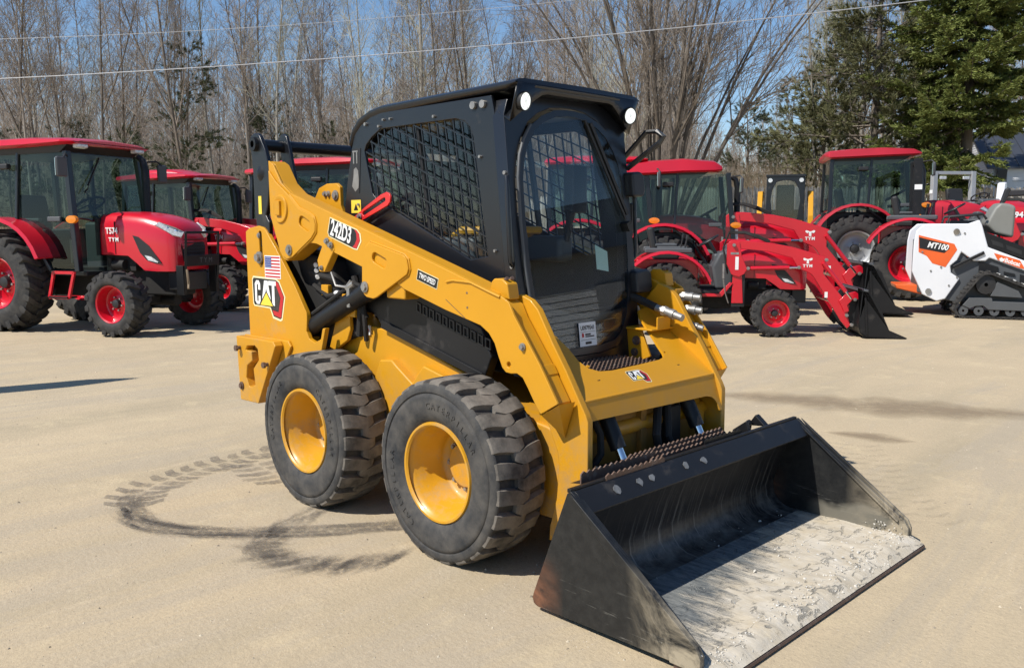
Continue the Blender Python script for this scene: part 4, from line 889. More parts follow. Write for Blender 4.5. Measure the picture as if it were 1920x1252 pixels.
# door frame and door
def dp(u, v, w): return (.030 + (2.0 - v) * .115 + w, u, v)
def mir(h): return [(-y, z) for y, z in h] + [(y, z) for y, z in reversed(h)]
gl_half = [(.10, .868), (.22, .885), (.285, .93), (.335, 1.02), (.362, 1.14), (.380, 1.30), (.386, 1.50), (.380, 1.70), (.360, 1.80), (.325, 1.875), (.27, 1.945), (.20, 1.99), (.11, 2.022), (.03, 2.03)]
gl = mir(gl_half)
op = mir([(y + .010 if y > .05 else y, z + (.010 if z > 1.9 else (-.008 if z < .9 else 0))) for y, z in gl_half])
fr_out = [(-.432, .80), (.432, .80), (.436, 1.30), (.430, 1.98), (.40, 2.05), (.2, 2.085), (-.2, 2.085), (-.40, 2.05), (-.430, 1.98), (-.436, 1.30)]
m = MB(); m.prism(fr_out, dp, -.075, .002, [op]); m.build('door_frame', 'cab_black', CB, bevel=.004)
DR = empty('door', parent=CB)
def inset(poly, cx, cz, k): return [(cx + (y - cx) * k, cz + (z - cz) * k) for y, z in poly]
m = MB(); m.prism(gl, dp, .006, .016); m.build('door_glass', 'glass', DR, smooth=0)
m = MB(); m.prism(gl, dp, .0165, .0195, [inset(gl, 0, 1.47, .945)]); m.build('glass_border', 'cab_black', DR, smooth=0)
m = MB(); m.prism(inset([(-.30, .93), (-.22, .885), (-.10, .868), (.10, .868), (.22, .885), (.30, .94), (.30, 1.07), (.18, 1.055), (.0, 1.06), (-.15, 1.085), (-.30, 1.13)], 0, 1, .97), dp, .001, .005); m.build('foot_panel', 'plastic', DR, smooth=0)
m = MB(); edge = [dp(y, z, .012) for y, z in gl_half[4:11]]; m.tube([Vector((p[0], -p[1] - .004, p[2])) for p in edge], .008, 6); m.build('edge_seal', 'grey', DR)
m = MB(); m.bar(dp(.10, 1.993, .022), dp(.352, 1.515, .03), .012, .010); m.bar(dp(.13, 1.98, .030), dp(.36, 1.54, .034), .018, .014); m.bar(dp(.35, 1.50, .026), dp(.37, 1.46, .026), .06, .03); m.build('wiper', 'plastic', DR, smooth=0)
m = MB(); m.prism([(-.062, .906), (.062, .906), (.062, 1.020), (-.062, 1.020)], dp, .020, .0215); st = m.build('stock_label', 'white_print', DR, smooth=0)
vd = Vector((.115, 0, -1)).normalized() * -1
text('U0979541', .030, 'black_print', st, frame(dp(0, .993, .0218), (0, 1, 0), vd), bold=.0008, sx=.82, ext=.0003)
m = MB(); m.prism([(-.045, .95), (-.030, .95), (-.030, .966), (-.038, .972), (-.045, .966)], dp, .0215, .0222); m.build('label_mark', 'red_print', st, smooth=0)
m = MB()
for z, y0, y1, h in ((.962, -.02, .02, .004), (.952, -.02, .045, .003), (.975, -.055, .055, .0008), (.936, -.055, .055, .0008), (.921, -.022, .022, .006)): m.prism([(y0, z - h), (y1, z - h), (y1, z + h), (y0, z + h)], dp, .0215, .0221)
m.build('label_print', 'black_print', st, smooth=0)
m = MB(); m.prism([(.125, 1.27), (.215, 1.255), (.215, 1.355), (.125, 1.39)], dp, .003, .005); m.build('inside_sticker', paint('pale green sticker', (.45, .62, .56), .6), DR, smooth=0)
for z0, z1, y0, y1 in ((1.63, 1.76, .40, .50), (1.14, 1.26, .37, .50)):
    m = MB(); m.prism([(y0, z0), (y1 - .02, z0), (y1, z0 + .03), (y1, z1 - .02), (y1 - .03, z1), (y0, z1 - .01)], dp, -.03, .06); m.build('door_hinge', 'plastic', DR, bevel=.012)
# mirror loop on the left of the cab
m = MB(); m.tube([(.03, .44, 1.83), (.15, .47, 1.955), (.205, .48, 1.955), (.25, .48, 1.925), (.23, .47, 1.895), (.05, .44, 1.775)], .014, 6); m.build('mirror_arm', 'cab_black', CB, smooth=0)
m = MB(); m.bx(.0, .06, .43, .50, 1.45, 1.60); m.cyl((.05, .47, 1.42), (.05, .47, 1.60), .02, 10); m.build('door_latch', 'plastic', CB, bevel=.01)
# cab back, floor and inside
m = MB(); m.prism([(-.41, 1.15), (.41, 1.15), (.41, 2.03), (-.41, 2.03)], lambda u, v, w: (-1.243 + (max(0, v - 1.58)) * .21 + w, u, v), 0, .02, [[(-.33, 1.50), (.33, 1.50), (.33, 1.93), (-.33, 1.93)]]); m.build('rear_panel', 'cab_black', CB, smooth=0)
m = MB(); m.add([(-1.225 + (1.50 - 1.58) * 0, -.33, 1.50), (-1.225, .33, 1.50), (-1.165, .33, 1.93), (-1.165, -.33, 1.93)], [(0, 1, 2, 3)]); m.build('rear_glass', 'glass', CB, smooth=0)
m = MB(); m.bx(-1.2, .05, -.40, .40, .80, .83); m.bx(-1.2, -.85, -.40, .40, .83, 1.30); m.build('cab_floor', 'plastic', CB, smooth=0)
m = MB(); m.bx(-1.15, -.1, -.40, .40, 2.045, 2.06); m.build('headliner', 'grey', CB, smooth=0)
ST = empty('seat', parent=CB)
m = MB(); m.bx(-.85, -.42, -.24, .24, 1.20, 1.32); m.build('seat_cushion', 'seat', ST, bevel=.05, seg=4)
m = MB(); m.box((-.93, 0, 1.55), (.12, .46, .60), Matrix.Rotation(-.18, 3, 'Y')); m.build('seat_back', 'seat', ST, bevel=.05, seg=4)
m = MB(); m.bx(-.86, -.40, -.20, .20, .90, 1.20); m.build('seat_base', 'plastic', ST, bevel=.01)
for s in (-1, 1):
    m = MB(); m.box((-.52, s * .31, 1.36), (.55, .12, .14)); m.build('armrest', 'grey', CB, bevel=.03, seg=3)
    m = MB(); m.tube([(-.25, s * .31, 1.40), (-.23, s * .31, 1.50), (-.21, s * .30, 1.57)], [.018, .020, .030], 10); m.build('joystick', 'plastic', CB)
m = MB(); m.tube([(-.02, -.28, 1.10), (.0, -.29, 1.30), (-.005, -.29, 1.42), (-.03, -.28, 1.48), (-.09, -.25, 1.49)], [.028, .036, .040, .036, .02], 10); m.build('door_grip', 'plastic', CB)
m = MB(); m.bx(-.25, -.18, .28, .40, 1.55, 1.80); m.build('display_panel', 'plastic', CB, bevel=.01)
m = MB(); m.tube([(-.75, -.27, 1.30), (-.45, -.26, 1.46), (-.35, -.20, 1.46), (-.35, .20, 1.46), (-.45, .26, 1.46), (-.75, .27, 1.30)], .022, 8); m.build('lap_bar', 'yellow', CB)
# step below the door
SP = empty('entry_step', parent=L)
def serr(m, x, z, y0, y1, h=.035, tooth=.030, th=.006):
    n = int(abs(y1 - y0) / tooth); top = []
    for i in range(n + 1):
        y = y0 + (y1 - y0) * i / n; top += [(y, z), (y + (y1 - y0) / n * .5, z + .010)] if i < n else [(y, z)]
    m.prism([(y0, z - h), (y1, z - h)] + top[::-1], lambda u, v, w: (x + w, u, v), 0, th)
m = MB(); m.bx(.15, .40, -.28, .25, .775, .80); m.build('step_pan', 'black', SP, smooth=0)
for k in range(6):
    m = MB(); serr(m, .17 + k * .045, .83, -.28, .25); m.build('step_rib', 'rust', SP, smooth=0)
# tilt cylinders and hoses
for s in (-1, 1):
    t_ = empty('tilt_cylinder', parent=L); m = MB(); m.cyl((.46, s * .30, .80), (.605, s * .30, .53), .036, 18); m.build('cylinder_barrel', 'black', t_); m = MB(); m.cyl((.605, s * .30, .53), (.66, s * .30, .43), .020, 14); m.build('rod', 'chrome', t_)
m = MB(); m.tube([(.52, -.40, .70), (.56, -.37, .60), (.58, -.39, .52), (.57, -.43, .47)], .016, 8); m.build('hose', 'hose', L)
m = MB(); m.tube([(.52, .10, .70), (.56, .04, .62), (.60, -.02, .54), (.60, .0, .47), (.60, .08, .45)], .020, 8); m.build('hose', 'hose', L)
m = MB(); m.tube([(.52, .16, .72), (.56, .12, .62), (.60, .07, .52), (.61, .10, .46)], .018, 8); m.build('hose', 'hose', L)
m = MB(); m.bx(.50, .555, .12, .24, .36, .64); m.build('valve_block', 'dark', L, bevel=.01)
# engine bay odds and ends behind the right arm
m = MB(); m.tube([(-1.45, -.53, 1.22), (-1.2, -.55, 1.20), (-1.0, -.55, 1.13), (-.9, -.54, 1.0)], .016, 8); m.tube([(-1.42, -.53, 1.15), (-1.25, -.55, 1.10), (-1.12, -.55, 1.12)], .014, 8); m.tube([(-1.0, -.54, 1.22), (-.95, -.54, 1.05), (-.98, -.53, .9)], .02, 8); m.tube([(-.93, -.54, 1.1), (-.90, -.55, .98), (-.92, -.53, .88)], .014, 8); m.build('engine_hose', 'hose', L)
m = MB()
for x, z in ((-1.40, 1.27), (-1.395, 1.24), (-1.385, 1.205)): m.cyl((x, -.53, z), (x + .05, -.56, z - .004), .012, 10)
m.cyl((-1.17, -.55, 1.12), (-1.12, -.56, 1.125), .014, 8); m.cyl((-1.16, -.55, 1.065), (-1.10, -.56, 1.07), .013, 8); m.build('hose_fitting', 'white_print', L)
for q in ((-1.32, -1.25, -.55, -.52, 1.10, 1.16), (-1.1, -.98, -.56, -.5, 1.0, 1.12)):
    m = MB(); m.bx(*q); m.build('engine_bracket', 'yellow', L, bevel=.005)
m = MB(); m.bx(-.985, -.93, -.5, -.492, .905, .955); nd_ = m.build('notice_decal', 'white_print', L, smooth=0)
m = MB(); m.xz([(-.957 + .018 * math.cos(t * .524), .93 + .018 * math.sin(t * .524)) for t in range(12)], -.502, -.5, [[(-.957 + .013 * math.cos(t * .524), .93 + .013 * math.sin(t * .524)) for t in range(12)]]); m.build('notice_symbol', 'red_print', nd_, smooth=0)
# ---- decals
def cat_logo(parent, mtx, name):
    """the maker's hexagon mark, 2 x 1.6 units before mtx"""
    e_ = empty(name, parent=parent)
    def sh(poly, mat, z0, z1, nm): mm = MB(); mm.prism(poly, lambda u, v, w: tuple(mtx @ Vector((u, v, w))), z0, z1); return mm.build(nm, mat, e_, smooth=0)
    sh([(-1.02, .42), (-.95, .52), (.36, .50), (.56, .42), (.86, -.02), (.66, -.70), (.56, -.74), (.14, -.68), (-.02, -.40), (-.94, -.38), (-1.0, -.30)], 'cream_print', 0, .004, 'logo_edge')
    sh([(-.98, .40), (-.92, .47), (.36, .45), (.52, .38), (.80, -.02), (.62, -.65), (.54, -.68), (.18, -.62), (.02, -.36), (-.90, -.34), (-.95, -.28)], 'black_print', .004, .008, 'logo_ground')
    sh([(.34, .42), (.50, .36), (.77, -.02), (.60, -.62), (.54, -.64), (.20, -.58), (.12, -.44), (.46, -.48), (.60, -.06), (.36, .30)], 'red_print', .008, .012, 'logo_red')
    sh([(.30, .28), (.44, .20), (.56, -.06), (.44, -.44), (.12, -.42), (.16, -.3), (.30, -.36)], 'hex_print', .008, .011, 'logo_grey')
    # white letters
    C_ = [(-.86, .30), (-.76, .40), (-.62, .40), (-.54, .30), (-.54, .12), (-.66, .12), (-.66, .26), (-.70, .30), (-.74, .26), (-.74, -.20), (-.70, -.24), (-.66, -.20), (-.66, -.06), (-.54, -.06), (-.54, -.20), (-.62, -.31), (-.76, -.31), (-.86, -.22)]
    A_ = [(-.50, -.31), (-.30, .41), (-.10, .41), (.10, -.31), (-.04, -.31), (-.20, .20), (-.36, -.31)]
    T_ = [(-.06, .41), (.36, .41), (.36, .28), (.27, .28), (.27, -.31), (.13, -.31), (.13, .28), (-.06, .28)]
    for q in (C_, A_, T_): sh(q, 'white_print', .012, .016, 'logo_letter')
    sh([(-.64, -.345), (.24, -.345), (-.20, .115)], 'black_print', .016, .018, 'logo_triangle_edge'); sh([(-.56, -.325), (.16, -.325), (-.20, .055)], 'yellow_print', .018, .021, 'logo_triangle')
    return e_
k = .205
cat_logo(L, Matrix.Translation((-1.747, -.6305, 1.083)) @ Matrix(((k, 0, 0, 0), (0, 0, -.06, 0), (0, k * .98, 0, 0), (0, 0, 0, 1))), 'maker_logo')
kk = .070; up2 = Vector((-.808, 0, .590)); nrm = Vector((.590, 0, .808))
o_ = Vector(pl(-.03, P2(.805), 0)); cat_logo(L, Matrix.Translation(o_ + nrm * .0005) @ Matrix(((0, up2.x * kk, nrm.x * .06, 0), (kk, 0, 0, 0), (0, up2.z * kk, nrm.z * .06, 0), (0, 0, 0, 1))), 'maker_logo')
# flag
F_ = empty('flag_decal', parent=L)
fx0, fx1, fz0, fz1 = -1.788, -1.619, 1.187, 1.308
def fpl(x0, x1, z0, z1, y, mat, nm): m = MB(); m.bx(x0, x1, y, y + .0006, z0, z1); return m.build(nm, mat, F_, smooth=0)
fpl(fx0 - .006, fx1 + .006, fz0 - .006, fz1 + .006, -.6312, 'white_print', 'flag_ground'); sh_ = (fz1 - fz0) / 13
for k in range(0, 13, 2): fpl(fx0, fx1, fz0 + k * sh_, fz0 + (k + 1) * sh_, -.6319, 'red_print', 'stripe')
fpl(fx0, fx0 + .072, fz1 - 7 * sh_, fz1, -.6326, 'blue_print', 'canton')
m = MB()
for r in range(5):
    for c in range(6): x = fx0 + .006 + c * .0115; z = fz1 - .007 - r * .0125; m.bx(x, x + .004, -.6332, -.6326, z - .004, z)
m.build('stars', 'white_print', F_, smooth=0)
# model number plate
D_ = empty('model_decal', parent=L); ang = math.atan2(-.25, 1.0); ux = Vector((math.cos(ang), 0, math.sin(ang))); uz = Vector((-math.sin(ang), 0, math.cos(ang))); c0 = Vector((-.945, -.6405, 1.447))
def dpl(poly, mat, y0, y1, nm): m = MB(); m.prism([(p[0], p[1]) for p in poly], lambda u, v, w: tuple(c0 + ux * u + uz * v + Vector((0, w, 0))), y0, y1); return m.build(nm, mat, D_, smooth=0)
dpl([(-.138, .052), (.115, .050), (.150, .035), (.165, .0), (.140, -.052), (.110, -.056), (-.13, -.050), (-.145, -.03)], 'cream_print', -.001, 0, 'decal_edge')
dpl([(-.133, .047), (.113, .045), (.140, .032), (.154, .0), (.133, -.047), (.108, -.05), (-.127, -.045), (-.138, -.03)], 'black_print', -.0018, -.001, 'decal_ground')
dpl([(.095, .044), (.113, .044), (.140, .032), (.153, .0), (.132, -.046), (.095, -.048), (.113, -.03), (.125, 0), (.115, .03)], 'red_print', -.0026, -.0018, 'decal_red')
text('242D3', .116, 'white_print', D_, frame(c0 + ux * -.020 + Vector((0, -.0028, 0)), ux, uz), bold=.0024, sx=.62, spacing=.98)
S_ = empty('speed_decal', parent=L); a2 = math.atan2(-.037, .140); ux = Vector((math.cos(a2), 0, math.sin(a2))); uz = Vector((-math.sin(a2), 0, math.cos(a2))); c0 = Vector((-.262, -.6405, 1.239))
for hw, hh, mat, y0, y1, nm in ((.078, .026, 'cream_print', -.001, 0, 'decal_edge'), (.075, .023, 'black_print', -.0018, -.001, 'decal_ground')):
    m = MB(); m.prism([(-hw, -hh), (hw, -hh), (hw, hh), (-hw, hh)], lambda u, v, w: tuple(c0 + ux * u + uz * v + Vector((0, w, 0))), y0, y1); m.build(nm, mat, S_, smooth=0)
text('TWO SPEED', .036, 'white_print', S_, frame(c0 + Vector((0, -.0022, 0)), ux, uz), bold=.0004, sx=.62, shear=.15)
# ------------------------------------------------------------------ bucket
def bucket_floor_mat():
    m, n, l, b = new_mat('bucket steel caked with cement dust')
    c = n.new("ShaderNodeTexCoord").outputs['Object']; s = n.new("ShaderNodeSeparateXYZ"); l.new(c, s.inputs[0])
    mp = n.new("ShaderNodeMapping"); mp.inputs["Scale"].default_value = (.45, 1.6, 1); mp.inputs["Rotation"].default_value = (0, 0, .15); l.new(c, mp.inputs[0])
    big = noise_node(n, l, 4.2, 8, .66, vec=mp.outputs[0], dist=.5); fine = noise_node(n, l, 26, 6, .72, vec=mp.outputs[0])
    # caking grows towards the cutting edge and the left side
    def ma(op, a, bb, cc=None):
        k = n.new("ShaderNodeMath"); k.operation = op
        for i, v in enumerate((a, bb, cc)):
            if v is None: continue
            if hasattr(v, 'links'): l.new(v, k.inputs[i])
            else: k.inputs[i].default_value = v
        return k.outputs[0]
    fx = ma('MULTIPLY_ADD', s.outputs[0], 1.45, -1.55); fy = ma('MULTIPLY_ADD', s.outputs[1], .36, .02)
    tot = ma('ADD', ma('ADD', fx, fy), ma('MULTIPLY_ADD', big.outputs[0], 1.0, ma('MULTIPLY', fine.outputs[0], .42)))
    f = ramp(n, l, tot, .62, .86)
    steel = mixc(n, l, ramp(n, l, fine.outputs[0], .35, .7).outputs[0], (.085, .095, .10), (.27, .275, .26))
    cem = mixc(n, l, ramp(n, l, noise_node(n, l, 9, 6, .7, vec=c).outputs[0], .35, .65).outputs[0], (.55, .50, .415), (.48, .41, .30))
    mp2 = n.new("ShaderNodeMapping"); mp2.inputs["Scale"].default_value = (1.6, .8, 1); mp2.inputs["Rotation"].default_value = (0, 0, .5); l.new(c, mp2.inputs[0])
    bare = ramp(n, l, noise_node(n, l, 12, 6, .62, vec=mp2.outputs[0], dist=1.2).outputs[0], .57, .63); edge = n.new("ShaderNodeMapRange"); l.new(s.outputs[0], edge.inputs[0]); edge.inputs[1].default_value = 1.05; edge.inputs[2].default_value = 1.35; edge.inputs[3].default_value = .25; edge.inputs[4].default_value = .75
    cem = mixc(n, l, ma('MULTIPLY', bare.outputs[0], edge.outputs[0]), cem, (.20, .19, .165))
    l.new(mixc(n, l, f.outputs[0], steel, cem), b.inputs["Base Color"])
    rr = n.new("ShaderNodeMapRange"); l.new(f.outputs[0], rr.inputs[0]); rr.inputs[3].default_value = .5; rr.inputs[4].default_value = .95; l.new(rr.outputs[0], b.inputs["Roughness"])
    bump(n, l, b, ma('MULTIPLY_ADD', fine.outputs[0], .6, ma('SUBTRACT', f.outputs[0], ma('MULTIPLY', bare.outputs[0], .5))), .9, .008); return m
M['bucket_floor'] = bucket_floor_mat()
def bucket_back_mat():
    m, n, l, b = new_mat('scraped black bucket steel')
    c = n.new("ShaderNodeTexCoord").outputs['Object']; mp = n.new("ShaderNodeMapping"); mp.inputs["Scale"].default_value = (.6, 22, .6); l.new(c, mp.inputs[0])
    st = noise_node(n, l, 2.2, 6, .7, vec=mp.outputs[0]); s = n.new("ShaderNodeSeparateXYZ"); l.new(c, s.inputs[0])
    f = ramp(n, l, st.outputs[0], .52, .74); low = n.new("ShaderNodeMapRange"); l.new(s.outputs[2], low.inputs[0]); low.inputs[1].default_value = .30; low.inputs[2].default_value = .05; low.inputs[3].default_value = .35; low.inputs[4].default_value = 1.2
    k = n.new("ShaderNodeMath"); k.operation = 'MULTIPLY'; l.new(f.outputs[0], k.inputs[0]); l.new(low.outputs[0], k.inputs[1])
    nz = noise_node(n, l, 9, 7, .7, vec=c); low2 = n.new("ShaderNodeMapRange"); l.new(s.outputs[2], low2.inputs[0]); low2.inputs[1].default_value = .19; low2.inputs[2].default_value = .06; low2.inputs[3].default_value = 0; low2.inputs[4].default_value = .55
    k2 = n.new("ShaderNodeMath"); k2.operation = 'MULTIPLY'; l.new(ramp(n, l, nz.outputs[0], .38, .62).outputs[0], k2.inputs[0]); l.new(low2.outputs[0], k2.inputs[1])
    k3 = n.new("ShaderNodeMath"); k3.operation = 'MAXIMUM'; l.new(k.outputs[0], k3.inputs[0]); l.new(k2.outputs[0], k3.inputs[1])
    l.new(mixc(n, l, k3.outputs[0], (.010, .011, .013), (.26, .25, .225)), b.inputs["Base Color"]); b.inputs["Roughness"].default_value = .42
    return m
M['bucket_back'] = bucket_back_mat()
def bucket_side_mat():
    m, n, l, b = new_mat('worn black bucket side')
    c = n.new("ShaderNodeTexCoord").outputs['Object']; s = n.new("ShaderNodeSeparateXYZ"); l.new(c, s.inputs[0])
    nz = noise_node(n, l, 3.5, 8, .7, vec=c, dist=.8); fine = noise_node(n, l, 24, 5, .7, vec=c)
    base = mixc(n, l, ramp(n, l, fine.outputs[0], .4, .75).outputs[0], (.010, .0105, .011), (.024, .024, .023))
    mp = n.new("ShaderNodeMapping"); mp.inputs["Scale"].default_value = (1.2, 1, 14); mp.inputs["Rotation"].default_value = (0, .35, 0); l.new(c, mp.inputs[0]); sc_ = noise_node(n, l, 4, 6, .7, vec=mp.outputs[0])
    def fade(sock, a0, a1):
        r = n.new("ShaderNodeMapRange"); l.new(sock, r.inputs[0]); r.inputs[1].default_value = a0; r.inputs[2].default_value = a1; return r.outputs[0]
    def mul(*x):
        o = x[0]
        for y in x[1:]:
            k = n.new("ShaderNodeMath"); k.operation = 'MULTIPLY'; k.use_clamp = True; l.new(o, k.inputs[0])
            if hasattr(y, 'links'): l.new(y, k.inputs[1])
            else: k.inputs[1].default_value = y
            o = k.outputs[0]
        return o
    col = mixc(n, l, mul(ramp(n, l, sc_.outputs[0], .60, .72).outputs[0], fade(s.outputs[2], .24, .03), .8), base, (.27, .26, .23))
    rust = mul(ramp(n, l, nz.outputs[0], .36, .60).outputs[0], fade(s.outputs[0], .80, .66), fade(s.outputs[2], .26, .06), 1.3)
    col = mixc(n, l, rust, col, (.20, .085, .045))
    dirt = mul(ramp(n, l, nz.outputs[0], .40, .55).outputs[0], fade(s.outputs[0], 1.10, 1.32), 1.1)
    yy_ = fade(s.outputs[1], .0, .1); wav = n.new("ShaderNodeMath"); wav.operation = 'MULTIPLY_ADD'; l.new(noise_node(n, l, 5, 3, vec=c).outputs[0], wav.inputs[0]); wav.inputs[1].default_value = -.16; l.new(s.outputs[2], wav.inputs[2])
    col = mixc(n, l, mul(fade(wav.outputs[0], .070, .035), yy_, fade(s.outputs[0], .90, 1.0), .55), col, (.27, .25, .20))
    col = mixc(n, l, dirt, col, (.34, .29, .21)); l.new(col, b.inputs["Base Color"])
    b.inputs["Roughness"].default_value = .48; b.inputs["Specular IOR Level"].default_value = .4; bump(n, l, b, fine.outputs[0], .12, .003); return m
M['bucket_side'] = bucket_side_mat()
BK = empty('bucket', parent=L); BW = .868
inner = [(.897, .437), (.872, .440), (.825, .428), (.789, .375), (.760, .305), (.735, .225), (.718, .165), (.726, .108), (.758, .068), (.80, .050), (.86, .046)]
outerb = [(.86, .030), (.79, .032), (.742, .050), (.712, .095), (.703, .165), (.720, .230), (.745, .310), (.774, .385), (.80, .44), (.822, .495), (.832, .500), (.892, .440)]
m = MB(); m.xz(inner + outerb, -.848, .848); m.build('bucket_back', 'bucket_back', BK, smooth=40)
m = MB(); m.xz([(.815, .495), (.820, .512), (.834, .514), (.848, .506), (.905, .445), (.900, .436), (.885, .440), (.835, .495)], -.847, .847); m.build('top_lip', 'black', BK, bevel=.003)
m = MB(); m.bar((.818, -.86, .515), (.818, .86, .515), .020, .016); m.build('top_edge', 'black', BK, bevel=.003)
m = MB(); nx, ny = 72, 180; vs = []
r5 = random.Random(8)
for i in range(nx + 1):
    for j in range(ny + 1):
        x = .852 + (1.472 - .852) * i / nx; yw = .848 if x < 1.405 else .868; y = -yw + 2 * yw * j / ny; h = max(0, .25 + mnoise.fractal(Vector((x * 6, y * 6, 1)), .9, 2.1, 6)) * .011 * smoothstep(1.0, 1.3, x + .12 * y) * (1 - smoothstep(1.44, 1.472, x)); vs.append((x, y, .0455 + h - max(0, x - 1.405) * .33))
m.add(vs, [(i * (ny + 1) + j, i * (ny + 1) + j + 1, (i + 1) * (ny + 1) + j + 1, (i + 1) * (ny + 1) + j) for i in range(nx) for j in range(ny)]); m.build('floor_plate', 'bucket_floor', BK, smooth=60)
m = MB(); m.bx(.85, 1.40, -.85, .85, .018, .038); m.build('under_plate', 'black', BK, smooth=0)
m = MB(); m.xz([(1.30, .010), (1.30, .040), (1.405, .040), (1.474, .019), (1.478, .008)], -.872, .872); m.build('cutting_edge', 'rust', BK, bevel=.002)
sp = [(.815, .506), (.832, .518), (.848, .508), (.93, .440), (1.385, .118), (1.405, .085), (1.405, .032), (.665, .022), (.645, .030), (.638, .052), (.645, .075)]
def bside(s):
    m = MB(); m.xz(sp, -.868, -.848); o = sy(m, s).build('side_plate', 'bucket_side', BK, bevel=.003)
    m = MB(); m.xz([(.842, .516), (1.392, .122), (1.41, .085), (1.41, .034), (1.29, .034), (1.285, .085), (1.25, .125), (.95, .40)], -.884, -.869); sy(m, s).build('side_cutter', 'bucket_side', BK, bevel=.004)
    m = MB(); m.bar((.86, -.842, .487), (1.36, -.842, .112), .008, .020, (0, 1, 0)); sy(m, s).build('side_rib', 'bucket_side', BK, bevel=.002)
two(bside)
# welded lumps where the steps meet the bucket, and the serrated steps
for y in (-.18, -.05, -.42, -.50, -.64):
    m = MB(); r_5 = random.Random(int(y * 100)); lp = [(y + .022 * math.cos(t) * r_5.uniform(.5, 1.1), .030 + .020 * math.sin(t) * r_5.uniform(.5, 1.1)) for t in [k * .785 for k in range(8)]]
    m.prism(lp, lambda u, v, w: (.848 + .683 * v + .730 * w, u, .506 - .730 * v + .683 * w), .0, .0025); m.build('weld_scar', 'scar', BK, smooth=0)
BS = empty('bucket_step', parent=BK)
for x, z, y0, y1 in ((.70, .525, -.36, .36), (.735, .52, -.36, .33), (.77, .515, -.30, .10)):
    m = MB(); serr(m, x, z, y0, y1, .045, .034, .008); m.build('step_rib', 'rust', BS, smooth=0)
for x, z, y0, y1 in ((.75, .535, -.72, -.24), (.825, .53, -.66, -.28)):
    m = MB(); serr(m, x, z, y0, y1, .055, .034, .006); m.build('step_rib', 'rust', BS, smooth=0)
for x, z, y0, y1 in ((.80, .535, .06, .36),):
    m = MB(); serr(m, x, z, y0, y1, .04, .034, .006); m.build('step_rib', 'black', BS, smooth=0)
m = MB(); m.add([(.70, -.72, .49), (.83, -.66, .49), (.83, -.28, .49), (.70, -.24, .49), (.70, .36, .47), (.80, .36, .47), (.80, -.24, .48)], [(0, 1, 2, 3), (3, 6, 5, 4)]); m.build('step_pan', 'black', BS, smooth=0)
m = MB(); m.xz([(.70, .50), (.78, .56), (.80, .50)], .45, .47); m.xz([(.70, .50), (.74, .56), (.80, .51)], .60, .64); m.bx(.57, .655, -.45, .45, .12, .47); m.build('coupler_frame', 'black', BK, bevel=.006)
for s in (-1, 1):
    m = MB(); m.tube([(.70, s * .52, .45), (.72, s * .52, .50), (.72, s * .58, .52), (.70, s * .60, .46)], .016, 8); m.build('latch_handle', 'black', BK)
# loose rubble lying in the bucket
def rubble():
    rnd = random.Random(12); mb = MB(); mb.use('rubble_pale'); 
    def rock(c, r):
        R = Matrix.Rotation(rnd.uniform(0, 6), 3, Vector((rnd.gauss(0, 1), rnd.gauss(0, 1), rnd.gauss(0, 1))).normalized())
        p = [Vector(v) * r * rnd.uniform(.6, 1.25) for v in ((1, 0, 0), (-1, 0, 0), (0, 1, 0), (0, -1, 0), (0, 0, .6), (0, 0, -.6))]
        mb.add([R @ q + Vector(c) for q in p], [(0, 2, 4), (2, 1, 4), (1, 3, 4), (3, 0, 4), (2, 0, 5), (1, 2, 5), (3, 1, 5), (0, 3, 5)])
    for k in range(230):
        u = rnd.random()
        if u < .45: x, y = rnd.gauss(1.20, .10), rnd.gauss(.36, .13)
        elif u < .62: x, y = rnd.gauss(1.33, .05), rnd.gauss(.66, .10)
        elif u < .74: x, y = rnd.gauss(1.28, .05), rnd.gauss(.02, .12)
        elif u < .90: x, y = rnd.gauss(.80, .035), rnd.uniform(-.5, .8)
        else: x, y = rnd.uniform(1.0, 1.41), rnd.uniform(-.75, .82)
        if not (.74 < x < 1.41 and -.83 < y < .83): continue
        r = min(.011, .0018 + rnd.expovariate(1) * .0024); z = .047 + r * .35 + (max(0, .80 - x) ** 2 * 6)
        mb.use('rubble_pale' if rnd.random() < .88 else 'rubble_dark'); rock((x, y, z), r)
    mb.use('rubble_pale')
    for x0, x1, y0, y1, n in ((1.36, 1.455, -.84, -.45, 150), (1.33, 1.46, -.45, .85, 260), (1.24, 1.40, -.868, -.84, 90), (1.20, 1.40, .80, .845, 60)):
        for k in range(n):
            x, y = rnd.uniform(x0, x1), rnd.uniform(y0, y1); rock((x, y, (.052 if x < 1.405 else .05 - (x - 1.405) * .36) + (.045 * rnd.random() if abs(y) > .83 else 0)), rnd.uniform(.002, .007))
    o = mb.build('cement_rubble', parent=None, smooth=0); o['kind'] = 'stuff'
M['rubble_pale'] = paint('pale cement rubble', (.58, .55, .49), .9, var=.15, vscale=40); M['rubble_dark'] = paint('grey stone rubble', (.28, .29, .29), .85, var=.3, vscale=40)
rubble()
